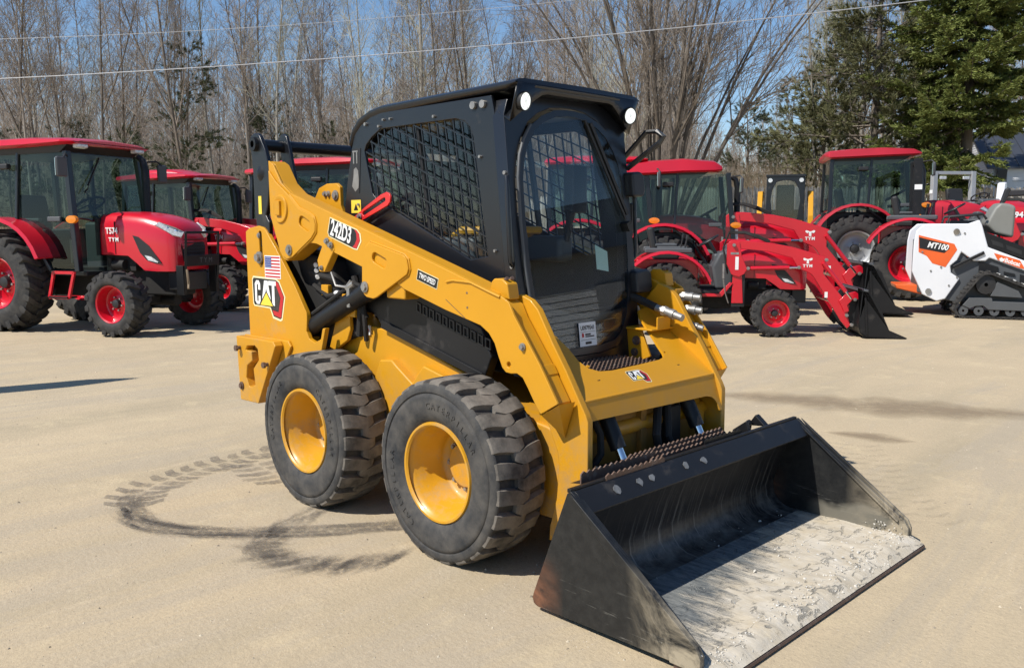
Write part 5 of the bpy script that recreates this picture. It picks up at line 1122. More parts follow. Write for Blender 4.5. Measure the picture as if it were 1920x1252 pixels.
# ------------------------------------------------------------------ tractors
def tractor_wheel(parent, R, w, rr, N, rim='red', lugw=.030, hub='red'):
    W = empty('wheel', parent=parent); h = w / 2; ro = R * .945
    m = MB(); m.lathe_y([(-h * .80, rr), (-h * .97, rr * 1.08), (-h * 1.0, rr * 1.25), (-h * .97, (rr + ro) / 2 * 1.05), (-h * .86, ro * .96), (-h * .6, ro * .99), (0, ro), (h * .6, ro * .99), (h * .86, ro * .96), (h, rr * 1.25), (h * .8, rr)], n=48); m.build('tyre', 'tractor_rubber', W, smooth=50)
    m = MB(); p = 2 * math.pi / N; sk = .30
    for i in range(N):
        for sg in (-1, 1):
            t0 = i * p + (p / 2 if sg > 0 else 0)
            path = [(sg * h * 1.0, t0 + sk * .62, lugw * 1.0, ro * .94, ro * .86), (sg * h * .98, t0 + sk * .6, lugw * 1.1, R * .965, ro * .93), (sg * h * .80, t0 + sk * .5, lugw * 1.05, R * .99, ro * .95), (sg * h * .45, t0 + sk * .22, lugw, R, ro * .985), (-sg * h * .06, t0, lugw * .9, R, ro * .99)]
            lug_grid(m, path, R)
    m.build('tread_lugs', 'tractor_rubber', W, smooth=28)
    m = MB(); m.lathe_y([(-h * .80, rr * 1.04), (-h * .86, rr * 1.0), (-h * .80, rr * .93), (-h * .3, rr * .88), (h * .05, rr * .86), (h * .12, rr * .78), (h * .05, rr * .50), (-h * .05, rr * .42), (-h * .05, 0)], n=40); m.lathe_y([(h * .8, rr * 1.04), (h * .6, rr * .93), (0, rr * .87)], n=32); m.build('rim', rim, W, smooth=40, fix=False)
    m = MB(); m.lathe_y([(-h * .05, rr * .26), (-h * .32, rr * .22), (-h * .38, rr * .12), (-h * .38, 0)], n=20); m.build('hub', 'plastic', W)
    m = MB()
    for k in range(6):
        a = k * math.pi / 3; c = (rr * .36 * math.cos(a), 0, rr * .36 * math.sin(a)); m.cyl((c[0], -h * .05, c[2]), (c[0], -h * .22, c[2]), rr * .05, 6)
    m.build('wheel_nuts', 'steel', W, smooth=30)['kind'] = 'stuff'; return W
def rounded_section(x, w, zb, zt, sh=.16):
    return [(x, -w, zb), (x, -w, (zb + zt) / 2), (x, -w * .985, zt - sh), (x, -w * .90, zt - sh * .35), (x, -w * .72, zt - sh * .08), (x, -w * .35, zt + .008), (x, 0, zt + .014), (x, w * .35, zt + .008), (x, w * .72, zt - sh * .08), (x, w * .90, zt - sh * .35), (x, w * .985, zt - sh), (x, w, (zb + zt) / 2), (x, w, zb)]
def tyre_marks_text(parent, s, y, body1, body2, x, z):
    mtx = frame((x, y, z), (1, 0, 0), (0, 0, 1)) if y < 0 else frame((x, y, z), (-1, 0, 0), (0, 0, 1))
    if body1: text(body1, .12, 'white_print', parent, mtx, bold=.003, sx=.85)
    if body2: text(body2, .075, 'white_print', parent, mtx @ Matrix.Translation((.03, -.12, 0)), bold=.003, spacing=1.35)
K73 = 1 / .73
def tractor_loader(T, bucket_open=True, red='red', decals=True):
    """front loader, arms at y = +-.66 in tractor units"""
    def S(p): return [(x * K73, z * K73) for x, z in p]
    LA = empty('front_loader', parent=T)
    armp = S([(.86, 1.30), (.90, 1.325), (1.06, 1.325), (1.44, 1.29), (1.72, 1.235), (1.94, 1.17), (2.10, 1.12), (2.17, 1.095), (2.19, 1.06), (2.15, .99), (2.145, .87), (2.33, .645), (2.51, .43), (2.49, .30), (2.53, .16), (2.49, .115), (2.40, .22), (2.21, .52), (2.02, .82), (1.98, .865), (1.90, .905), (1.81, .94), (1.775, 1.0), (1.72, 1.085), (1.40, 1.17), (1.06, 1.205), (.88, 1.22)])
    post = S([(.84, 1.28), (.87, 1.30), (1.01, 1.30), (1.04, 1.12), (1.12, .93), (1.08, .86), (1.01, .82), (.91, .85), (.84, 1.0)])
    bx_ = S([(2.62, .66), (2.70, .62), (2.585, .20), (2.61, .08), (2.68, .02), (3.20, -.005), (3.23, .015), (2.99, .12), (2.80, .55)])
    for s in (-1, 1):
        m = MB(); m.xz(armp, s * .66, s * .60); m.build('loader_arm', red, LA, bevel=.012)
        m = MB(); m.xz(post, s * .675, s * .60); m.xz(S([(.93, .9), (1.05, .9), (1.08, .45), (.92, .45)]), s * .64, s * .50); m.build('loader_post', red, LA, bevel=.01)
        m = MB(); m.bx(.92 * K73, 1.10 * K73, s * .45, s * .62, .40 * K73, .86 * K73); m.build('mounting_bracket', 'plastic', LA, bevel=.01)
        for a, b, r in (((1.16, .94), (1.81, .955), .028), ((2.13, 1.02), (2.52, .53), .028)):
            A_, B_2 = Vector((a[0] * K73, s * .69, a[1] * K73)), Vector((b[0] * K73, s * .69, b[1] * K73)); mid = A_.lerp(B_2, .80)
            c = empty('cylinder', parent=LA); m = MB(); m.cyl(A_, mid, r * K73, 12); m.build('cylinder_barrel', red, c); m = MB(); m.cyl(mid, B_2, r * .6 * K73, 10); m.build('rod', 'chrome', c)
        m = MB(); m.xz(S([(2.36, .50), (2.45, .60), (2.57, .63), (2.66, .56), (2.62, .52), (2.55, .53), (2.47, .44), (2.50, .36), (2.44, .34)]), s * .70, s * .66); m.build('link_plate', red, LA, bevel=.008)
        m = MB()
        for x, z in ((2.17, 1.06), (1.13, .94), (1.81, .955), (2.47, .30), (2.54, .17), (2.57, .52), (.93, 1.26)): m.cyl((x * K73, s * .655, z * K73), (x * K73, s * .72, z * K73), .032, 10); m.cyl((x * K73, s * .72, z * K73), (x * K73, s * .735, z * K73), .02, 10)
        m.build('pivot_pins', 'steel', LA, smooth=30)['kind'] = 'stuff'
        m = MB(); m.xz(S([(2.50, .50), (2.60, .62), (2.66, .55), (2.63, .20), (2.52, .08), (2.45, .16), (2.50, .30)]), s * .60, s * .54); m.build('quick_hitch', 'plastic', LA, bevel=.01)
    m = MB(); m.cyl((2.28 * K73, -.62, .50 * K73), (2.28 * K73, .62, .50 * K73), .05, 14); m.build('torque_tube', red, LA)
    Bq = empty('loader_bucket', parent=LA); hw = .92
    for s in (-1, 1):
        m = MB(); m.xz(bx_, s * hw, s * (hw - .02)); m.build('bucket_side', 'black', Bq, bevel=.004)
        m = MB(); m.bar((2.66 * K73, s * (hw + .006), .56 * K73), (2.70 * K73, s * (hw + .006), .06 * K73), .03, .03); m.build('bucket_rib', 'black', Bq, bevel=.004)
    m = MB(); bk = S([(2.62, .66), (2.585, .20), (2.61, .08), (2.68, .02), (3.20, -.005)]); inn = [(x + .02, z + .02) for x, z in bk]; m.xz(bk + inn[::-1], -hw, hw); m.build('bucket_shell', 'black', Bq, smooth=40)
    m = MB(); m.bx(2.60 * K73, 2.70 * K73, -hw, hw, .635 * K73, .665 * K73); m.build('top_bar', 'grey', Bq, bevel=.01)
    if decals:
        for s in (-1, 1):
            o = Vector((1.93 * K73, s * .6615, 1.03 * K73)); mtx = frame(o, (-s, 0, 0), (0, 0, 1))
            text('TYM', .075, 'white_print', LA, mtx @ Matrix.Translation((0, -.075, 0)), bold=.003, spacing=1.3)
            m = MB(); f = lambda u, v, w: tuple(mtx @ Vector((u, v, w)))
            m.prism([(-.085, .07), (-.06, .075), (-.015, .055), (.015, .055), (.06, .075), (.085, .07), (.08, .04), (.045, .02), (.04, .035), (.022, .035), (.02, -.03), (-.02, -.03), (-.022, .035), (-.04, .035), (-.045, .02), (-.08, .04)], f, 0, .002); m.build('maker_emblem', 'white_print', LA, smooth=0)
            for q in ((2.17 * K73, 2.21 * K73, s * .6625, s * .66, .54 * K73, .62 * K73), (.955 * K73, 1.0 * K73, s * .678, s * .674, .92 * K73, 1.10 * K73)):
                m = MB(); m.bx(*q); m.build('safety_label', 'white_print', LA, smooth=0)
        m = MB(); m.bx(.89 * K73, 1.0 * K73, -.6785, -.674, 1.13 * K73, 1.16 * K73); m.build('data_plate', 'steel', LA, smooth=0)
    m = MB()
    for k in range(4): m.tube([(.86 * K73, -.60, (.95 - .03 * k) * K73), (.79 * K73, -.60, 1.22 * K73), (.87 * K73, -.58, (1.42 + .008 * k) * K73), (1.08 * K73, -.56 + .015 * k, (1.42 + .008 * k) * K73), (1.25 * K73, -.58, (1.36 + .012 * k) * K73), (1.42 * K73, -.62, (1.29 + .01 * k) * K73)], .016, 6)
    m.build('loader_hoses', 'hose', LA)
    m = MB()
    for k in range(4): m.cyl((.80 * K73, -.68 + .03 * k, .80 * K73), (.80 * K73, -.68 + .03 * k, 1.0 * K73), .02, 8); m.tube([(.80 * K73, -.68 + .03 * k, .80 * K73), (.83 * K73, -.66 + .03 * k, .6 * K73), (.88 * K73, -.64, .45 * K73)], .010, 5)
    m.build('hose_couplings', 'steel', LA)['kind'] = 'stuff'
    return LA
def make_tractor(label, xy, hd, s=1.0, cab=True, loader=False, guard=False, red='red', rim='red', name1=None, name2=None, rops=None, roof=(-.65, 1.36), raised=False, thick=0.0, rops_x=-.30):
    T = empty('tractor', label, 'tractor', (xy[0], xy[1], gz(*xy)), math.radians(hd)); T.scale = (s, s, s)
    wb = 2.05
    for nm, x, R, w, rr, y, N in (('f', wb, .45, .33, .255, .76, 17), ('r', 0, .70, .45, .37, .73, 21)):
        a = tractor_wheel(T, R, w, rr, N, rim, .028 if nm == 'f' else .036); a.location = (x, -y, R - .005); a.rotation_euler = (0, .2, 0)
        b = copy_tree(a, T); b.location = (x, y, R - .005); b.rotation_euler = (0, .5, math.pi)
    m = MB(); m.bx(-.35, 1.30, -.24, .24, .48, .92); m.bx(1.3, 2.55, -.20, .20, .52, .90); m.bx(-.15, .15, -.60, .60, .55, .85); m.build('gearbox', 'dark', T, bevel=.03)
    m = MB(); m.bx(1.95, 2.15, -.60, .60, .40, .52); m.tube([(1.75, 0, .45), (2.4, 0, .45)], .09, 8); m.bx(2.0, 2.1, -.62, -.5, .36, .56); m.bx(2.0, 2.1, .5, .62, .36, .56); m.build('front_axle', 'dark', T, bevel=.02)
    m = MB(); m.bx(2.45, 2.72, -.24, .24, .60, .86); m.build('front_carrier', 'plastic', T, bevel=.02)
    # hood
    st = [(1.41, .385, 1.09, 1.66), (1.60, .40, 1.09, 1.685), (1.92, .405, 1.08, 1.675), (2.08, .405, .97, 1.66), (2.20, .405, .88, 1.645), (2.40, .40, .87, 1.60), (2.56, .38, .87, 1.535), (2.66, .345, .87, 1.46), (2.70, .30, .89, 1.38)]
    H = empty('hood', parent=T)
    m = MB(); m.loft([rounded_section(*k) for k in st]); m.build('hood_shell', red, H, smooth=45)
    m = MB(); m.prism([(-.20, 1.0), (.20, 1.0), (.24, 1.2), (.20, 1.34), (.10, 1.40), (-.10, 1.40), (-.20, 1.34), (-.24, 1.2)], lambda u, v, w: (2.735 - .25 * max(0, v - 1.22) - .10 * abs(u) + w, u, v), -.05, .0); g = m.build('grille', 'plastic', H, smooth=0)
    for k in range(7):
        m = MB(); z = 1.03 + k * .045; m.bar((2.725, -.20, z), (2.725, .20, z), .012, .012); m.build('grille_bar', 'black', g, smooth=0)
    for sd in (-1, 1):
        m = MB(); q = [(2.40, sd * .392, 1.50), (2.46, sd * .375, 1.535), (2.67, sd * .29, 1.455), (2.725, sd * .20, 1.40), (2.715, sd * .25, 1.33), (2.66, sd * .345, 1.36)]
        m.add([Vector(p) + Vector((.012, sd * .008, .008)) for p in q] + [Vector(p) - Vector((.05, sd * .05, .03)) for p in q], [(0, 1, 2, 3, 4, 5), (6, 11, 10, 9, 8, 7)] + [(i, (i + 1) % 6, 6 + (i + 1) % 6, 6 + i) for i in range(6)]); hl = m.build('headlight', 'lens', H, smooth=20)
        m = MB()
        for c in ((2.56, sd * .345, 1.45), (2.65, sd * .285, 1.415)): m.lathe_y([(-.02, .0), (-.005, .03), (.012, .036)], (c[0], c[1], c[2]), 12)
        m.build('lamp_bulb', 'chrome', hl)
        m = MB(); yy = sd * .408
        m.xz([(2.02, 1.36), (2.12, 1.34), (2.30, 1.22), (2.42, 1.08), (2.50, .98), (2.40, .98), (2.25, 1.02), (2.14, 1.12)], yy, yy - sd * .03); m.build('side_grille', 'plastic', H, smooth=0)
        m = MB(); m.xz([(2.22, 1.09), (2.33, 1.07), (2.45, 1.0), (2.44, .99), (2.28, 1.02)], yy + sd * .006, yy - sd * .02); m.build('side_lamp', 'lens', H, smooth=0)
        m = MB(); m.bx(1.70, 1.708, yy + sd * .0, yy - sd * .02, 1.10, 1.55); m.build('hood_seam', 'black', H, smooth=0)
        m = MB(); m.prism([(1.36, 1.08), (1.43, 1.08), (1.43, 1.60), (1.36, 1.62)], lambda u, v, w: (u, w, v), sd * .41, sd * .36); m.build('hood_edge', 'black', H, smooth=0)
        if name1 or name2:
            if sd < 0: tyre_marks_text(H, s, -.4145, name1, name2, 1.66, 1.42)
    m = MB(); m.prism([(-.36, 1.08), (.36, 1.08), (.36, 1.60), (.25, 1.66), (-.25, 1.66), (-.36, 1.60)], lambda u, v, w: (1.37 + w, u, v), 0, .05); m.build('firewall', 'black', H, smooth=0)
    # engine side clutter
    m = MB(); m.bx(1.42, 1.95, -.30, .30, .86, 1.10); m.cyl((1.6, -.33, .95), (1.8, -.33, .95), .07, 12); m.cyl((1.55, -.36, 1.05), (1.55, -.30, .80), .03, 8); m.build('engine', 'dark', T, bevel=.01)
    if guard:
        G = empty('grille_guard', parent=T)
        for sd in (-1, 1):
            m = MB(); m.tube([(2.80, sd * .33, .56), (2.84, sd * .33, .9), (2.87, sd * .33, 1.40)], .022, 4); m.bx(2.70, 2.82, sd * .30, sd * .36, .55, .95); m.build('guard_post', 'black', G, bevel=.004)
        m = MB(); m.bar((2.87, -.34, 1.40), (2.87, .34, 1.40), .035); m.bx(2.845, 2.87, -.33, .33, .94, 1.09); m.build('guard_bar', 'black', G, bevel=.006); text('TYM', .10, 'grey', G, frame((2.8705, 0.05, 1.015), (0, 1, 0), (0, 0, 1)), spacing=1.6)
        m = MB(); m.tube([(2.86, -.33, .9), (2.88, -.34, .78), (2.86, -.31, .70), (2.88, -.34, .64)], .016, 6); m.build('tow_strap', 'brush', G)
    # fenders
    for sd in (-1, 1):
        m = MB(); rings = []
        for k in range(13):
            a = math.radians(22 + k * 11); r = .90; cx, cz = .02, .72; x, z = cx + r * math.cos(a), cz + r * math.sin(a); d = Vector((math.cos(a), 0, math.sin(a)))
            rings.append([(x, sd * .56, z), (x, sd * .94, z), (x + d.x * -.05, sd * .955, z + d.z * -.05), (x + d.x * -.06, sd * .93, z + d.z * -.06), (x - d.x * .02, sd * .56, z - d.z * .02)])
        m.loft(rings); m.build('fender', red, T, smooth=50)
        m = MB(); m.bx(-.55, .62, sd * .50, sd * .58, .90, 1.45); m.build('fender_wall', 'plastic' if cab else red, T, bevel=.02)
    # floor, steps
    m = MB(); m.bx(.25, 1.38, -.62, .62, .80, .86); m.build('platform', 'plastic', T, bevel=.01)
    if not cab:
        for sd in (-1, 1):
            m = MB(); m.xz([(.52, .74), (.52, .80), (1.02, .80), (1.22, 1.02), (1.28, 1.0), (1.08, .74)], sd * .66, sd * .58); m.build('step_edge', red, T, bevel=.01)
    if cab:
        SP_ = empty('step', parent=T)
        for p in (((.93, -.76, .86), (.82, -.76, .50)), ((1.30, -.76, .86), (1.18, -.76, .50)), ((.93, -.76, .85), (1.30, -.76, .85)), ((.82, -.76, .50), (1.18, -.76, .50))):
            m = MB(); m.bar(p[0], p[1], .03, .04); m.build('step_bar', red, SP_, smooth=0)
        m = MB(); m.bx(.84, 1.18, -.80, -.62, .49, .515); m.build('step_tread', 'black', SP_, smooth=0)
        Cq = empty('cab', parent=T)
        def post(a, b, w=.07, nm='cab_post'): mm = MB(); mm.bar(a, b, w, w, (1, 0, 0)); return mm.build(nm, 'cab_black', Cq, bevel=.012)
        for sd in (-1, 1):
            y0, y1 = sd * .70, sd * .64
            post((1.33, y0, .86), (1.17, y1, 2.52), .085); post((.22, y0, 1.45), (.27, y1, 2.52), .05); post((-.52, y0, 1.40), (-.50, y1, 2.52), .08)
            post((.82, y0, .87), (1.33, y0, .87), .06); post((.82, y0, .87), (.58, y0, 1.25), .05); post((.58, y0, 1.25), (.22, y0, 1.50), .05); post((.22, y0, 1.46), (-.52, y0, 1.46), .05)
            P_ = [(1.31, .90), (.83, .90), (.60, 1.26), (.25, 1.50), (.29, 2.50), (1.15, 2.50)]
            m = MB(); m.add([(x, sd * (.70 - .06 * (z - .86) / 1.66), z) for x, z in P_], [tuple(range(6))]); dg = m.build('door_glass', 'tglass', Cq, smooth=0, fix=False)
            m = MB(); m.add([(x, sd * (.70 - .06 * (z - .86) / 1.66), z) for x, z in [(.22, 1.50), (-.50, 1.46), (-.48, 2.50), (.27, 2.50)]], [(0, 1, 2, 3)]); m.build('quarter_glass', 'tglass', Cq, smooth=0, fix=False)
            m = MB(); m.bx(.84, 1.08, sd * .70, sd * .74, 1.55, 1.62); m.build('door_handle', 'grey', Cq, bevel=.015)
            m = MB(); m.lathe_y([(-.02, .0), (-.015, .07), (.02, .075)], (0, 0, 0), 18); o = m.build('amber_lamp', 'amber', Cq); o.location = (1.32, sd * .76, 1.58); o.scale = (1.3, 1.2, .75); o.rotation_euler = (0, 0, 0 if sd < 0 else math.pi)
            MR = empty('mirror', parent=Cq); m = MB(); m.tube([(1.2, sd * .66, 2.44), (1.36, sd * .84, 2.46), (1.40, sd * .90, 2.40)], .014, 6); m.build('mirror_arm', 'plastic', MR)
            m = MB(); m.box((1.38, sd * .93, 2.28), (.05, .17, .27)); m.build('mirror_shell', 'grey', MR, bevel=.025, seg=3); m = MB(); m.box((1.345, sd * .93, 2.28), (.006, .14, .23)); m.build('mirror_glass', 'mirror', MR, smooth=0)
            m = MB(); m.bx(-.0, .20, sd * .70, sd * .78, 2.28, 2.36); m.build('window_latch', 'plastic', Cq, bevel=.02)
        m = MB(); m.add([(1.33, -.70, 1.0), (1.33, .70, 1.0), (1.17, .64, 2.50), (1.17, -.64, 2.50)], [(0, 1, 2, 3)]); m.build('windscreen', 'tglass', Cq, smooth=0, fix=False)
        m = MB(); m.add([(-.53, -.70, 1.48), (-.53, .70, 1.48), (-.51, .64, 2.50), (-.51, -.64, 2.50)], [(0, 1, 2, 3)]); m.build('rear_window', 'tglass', Cq, smooth=0, fix=False)
        m = MB(); m.bar((1.19, -.10, 2.45), (1.29, -.48, 1.95), .02, .015); m.build('wiper', 'plastic', Cq, smooth=0)
        RF = empty('roof', parent=Cq); x0, x1 = roof
        def rs(x, w, zb, zt): return [(x, -w + .05, zb), (x, -w, zb + .03), (x, -w + .02, zt - .03), (x, -w * .8, zt), (x, 0, zt + .025), (x, w * .8, zt), (x, w - .02, zt - .03), (x, w, zb + .03), (x, w - .05, zb)]
        m = MB(); m.loft([rs(x0, .70, 2.57 - thick * .5, 2.64), rs(x0 + .06, .78, 2.56 - thick, 2.68 + thick * .4), rs(x0 + .5, .80, 2.57 - thick, 2.71 + thick * .6), rs((x0 + x1) / 2 + .2, .80, 2.58 - thick * .7, 2.715 + thick), rs(x1 - .15, .79, 2.60 - thick * .9, 2.69 + thick * .7), rs(x1, .70, 2.61 - thick * .8, 2.655)]); m.build('roof_shell', red, RF, smooth=45)
        if raised:
            m = MB(); m.loft([rs(x0 + .15, .42, 2.66, 2.72), rs(x0 + .35, .48, 2.66, 2.80), rs(x0 + 1.1, .48, 2.66, 2.80), rs(x0 + 1.5, .40, 2.66, 2.71)]); m.build('roof_pod', red, RF, smooth=45)
        m = MB(); m.loft([[(x0 + .05, -.68, 2.60), (x0 + .05, .68, 2.60), (x0 + .12, .66, 2.48), (x0 + .12, -.66, 2.48)], [(x1 - .10, -.68, 2.62), (x1 - .10, .68, 2.62), (x1 - .30, .66, 2.50), (x1 - .30, -.66, 2.50)]]); m.build('roof_lining', 'plastic', RF, smooth=0)
        for yq in (-.52, .52):
            m = MB(); m.loft([[(x1 - .10, yq - .10, 2.55), (x1 - .10, yq + .10, 2.55), (x1 - .10, yq + .10, 2.62), (x1 - .10, yq - .10, 2.62)], [(x1 + .0, yq - .09, 2.56), (x1 + .0, yq + .09, 2.56), (x1 + .0, yq + .09, 2.615), (x1 + .0, yq - .09, 2.615)]]); m.build('roof_lamp', 'lens', RF, bevel=.02, seg=3)
        EX = MB(); EX.tube([(1.48, .47, 1.55), (1.48, .47, 2.30), (1.44, .47, 2.45), (1.36, .47, 2.50)], [.06, .06, .05, .05], 12); EX.build('exhaust', 'black', T)
    else:
        m = MB(); m.xz([(.98, .86), (.90, 1.30), (1.04, 1.58), (1.40, 1.62), (1.40, .86)], -.38, .38); m.build('dash_cowl', 'grey', T, bevel=.06, seg=3)
        m = MB(); m.loft([[(1.05, -.26, 1.45), (1.05, .26, 1.45), (1.25, .30, 1.75), (1.25, -.30, 1.75)], [(1.40, -.30, 1.45), (1.40, .30, 1.45), (1.38, .26, 1.70), (1.38, -.26, 1.70)]]); m.build('dash_panel', 'grey', T, bevel=.03)
        if rops:
            RP = empty('roll_bar', parent=T)
            for sd in (-1, 1):
                m = MB(); m.bar((rops_x, sd * .58, .8), (rops_x - .04, sd * .58, rops), .13, .16, (1, 0, 0)); m.build('roll_post', 'silver' if red == 'darkred' else 'black', RP, bevel=.01)
            m = MB(); m.bar((rops_x - .04, -.63, rops - .04), (rops_x - .04, .63, rops - .04), .09, .09); m.build('roll_top', 'silver' if red == 'darkred' else 'black', RP, bevel=.01)
            for sd in (-1, 1):
                m = MB(); m.box((rops_x + .02, sd * .35, rops - .18), (.04, .20, .09)); m.build('roof_lamp', 'lens', RP, bevel=.015)
            m = MB(); m.bx(rops_x - .09, rops_x + .05, -.662, -.655, rops - .62, rops - .52); m.build('safety_label', 'white_print', RP, smooth=0)
            m = MB(); m.bx(rops_x + .02, rops_x + .06, -.68, -.60, 1.55, 1.68); m.build('amber_lamp', 'amber', RP, bevel=.01)
        for sd in (-1, 1):
            m = MB(); m.box((.05, sd * .66, 1.62), (.9, .16, .10)); m.build('fender_console', 'grey', T, bevel=.03)
            m = MB(); m.tube([(.35, sd * .60, 1.60), (.40, sd * .60, 1.85)], .018, 6); m.tube([(.40, sd * .60, 1.84), (.41, sd * .60, 1.92)], .032, 8); m.build('lever', 'plastic', T)
    Sq = empty('seat', parent=T)
    m = MB(); m.box((.02, 0, 1.50 if not cab else 1.36), (.52, .52, .14)); m.build('seat_cushion', 'seat', Sq, bevel=.05, seg=3)
    m = MB(); m.box((-.24, 0, 1.80 if not cab else 1.68), (.13, .48, .55), Matrix.Rotation(-.2, 3, 'Y')); m.build('seat_back', 'seat', Sq, bevel=.05, seg=3)
    m = MB(); m.bx(-.2, .22, -.2, .2, .90, 1.45 if not cab else 1.3); m.build('seat_base', 'plastic', Sq, bevel=.02)
    for sd in (-1, 1):
        m = MB(); m.box((.02, sd * .31, 1.72 if not cab else 1.58), (.42, .07, .05)); m.build('armrest', 'grey', Sq, bevel=.015)
    SW = empty('steering_wheel', parent=T); m = MB(); c = Vector((.86, 0, 1.80)); ax = Vector((-.5, 0, .86)).normalized(); u = Vector((0, 1, 0)); v = ax.cross(u)
    m.tube([c + (u * math.cos(t * math.pi / 10) + v * math.sin(t * math.pi / 10)) * .21 for t in range(21)], .018, 8, cap=False)
    m.build('rim', 'plastic', SW); m = MB()
    for t in (0, 2.1, 4.2): m.bar(c, c + (u * math.cos(t) + v * math.sin(t)) * .21, .03, .015)
    m.tube([c, c - ax * .45], .035, 8); m.build('column', 'plastic', SW)
    m = MB(); m.bx(.95, 1.25, -.22, .22, .86, 1.55); m.build('steering_console', 'grey', T, bevel=.05)
    if loader: tractor_loader(T, red=red)
    return T
def pxat(px_, d): return at((px_ - 960) / 1615.57 * d, d)
fwd = Vector((math.cos(math.radians(47)), math.sin(math.radians(47)), 0))
T1 = make_tractor('red cab tractor with a black grille guard, nearest in the left row', (-11.357, 1.014), 25, guard=True, name1='T574', name2='TYM')
m = MB(); m.loft([[(-.17, -.17, 0), (.17, -.17, 0), (.17, .17, 0), (-.17, .17, 0)], [(-.15, -.15, 3.3), (.15, -.15, 3.3), (.15, .15, 3.3), (-.15, .15, 3.3)], [(-.02, -.02, 3.9), (.02, -.02, 3.9), (.02, .02, 3.9), (-.02, .02, 3.9)]]); o = m.build('shadow_caster_post', 'weathered', smooth=0); tag(o, 'added grey post out of view, put there to cast the pointed shadow at the left', 'post'); o.location = (-6.45, -3.14, 0)  # unseen post, added and shaped only to cast the left edge shadow
make_tractor('red cab tractor with a raised roof pod and a front loader, behind the guarded tractor', (-13.25, 3.66), 24, .88, loader=True, raised=True, name1='T474', name2='TYM')
make_tractor('red cab tractor seen above the lift arm, just behind the loader cab', pxat(622, 15.8), 33, .97, roof=(-.65, 1.2), loader=False)
make_tractor('red cab tractor showing a sliver of roof left of the loader arm bracket', pxat(545, 19.5), 30, .98, roof=(-.65, 1.3))
make_tractor('red cab tractor seen through the door glass of the loader', pxat(1085, 15.2), 40, .95, roof=(-.6, 1.2))
make_tractor('small red open station tractor with a front loader, nearest on the right', (-4.315, 6.906), 38, .705, cab=False, loader=True)
make_tractor('red cab tractor with a front loader behind the small open tractor', (-6.02, 9.17), 38, .90, loader=True, roof=(-.75, 1.06), thick=.07)
make_tractor('large weathered red cab tractor with silver wheel rims, right of the yellow cab', pxat(1590, 18.6), 32, 1.0, red='darkred', rim='silver', roof=(-.62, 1.2), thick=.03)
T6 = make_tractor('red open tractor with a tall black roll bar behind the white track loader', pxat(1697, 16.4), 24, .90, cab=False, loader=True, rops=2.80, rops_x=.14)
for ch in T6.children:
    if ch.name.startswith('front_loader'):
        ch.location.x = .45; text('94', .15, 'white_print', ch, frame((1.47, -.682, 1.66), (1, 0, 0), (0, 0, 1)), bold=.005)
make_tractor('faded red tractor with a grey roll bar in front of the picket fence', pxat(1790, 22), 322, .90, cab=False, rops=2.55, red='darkred')
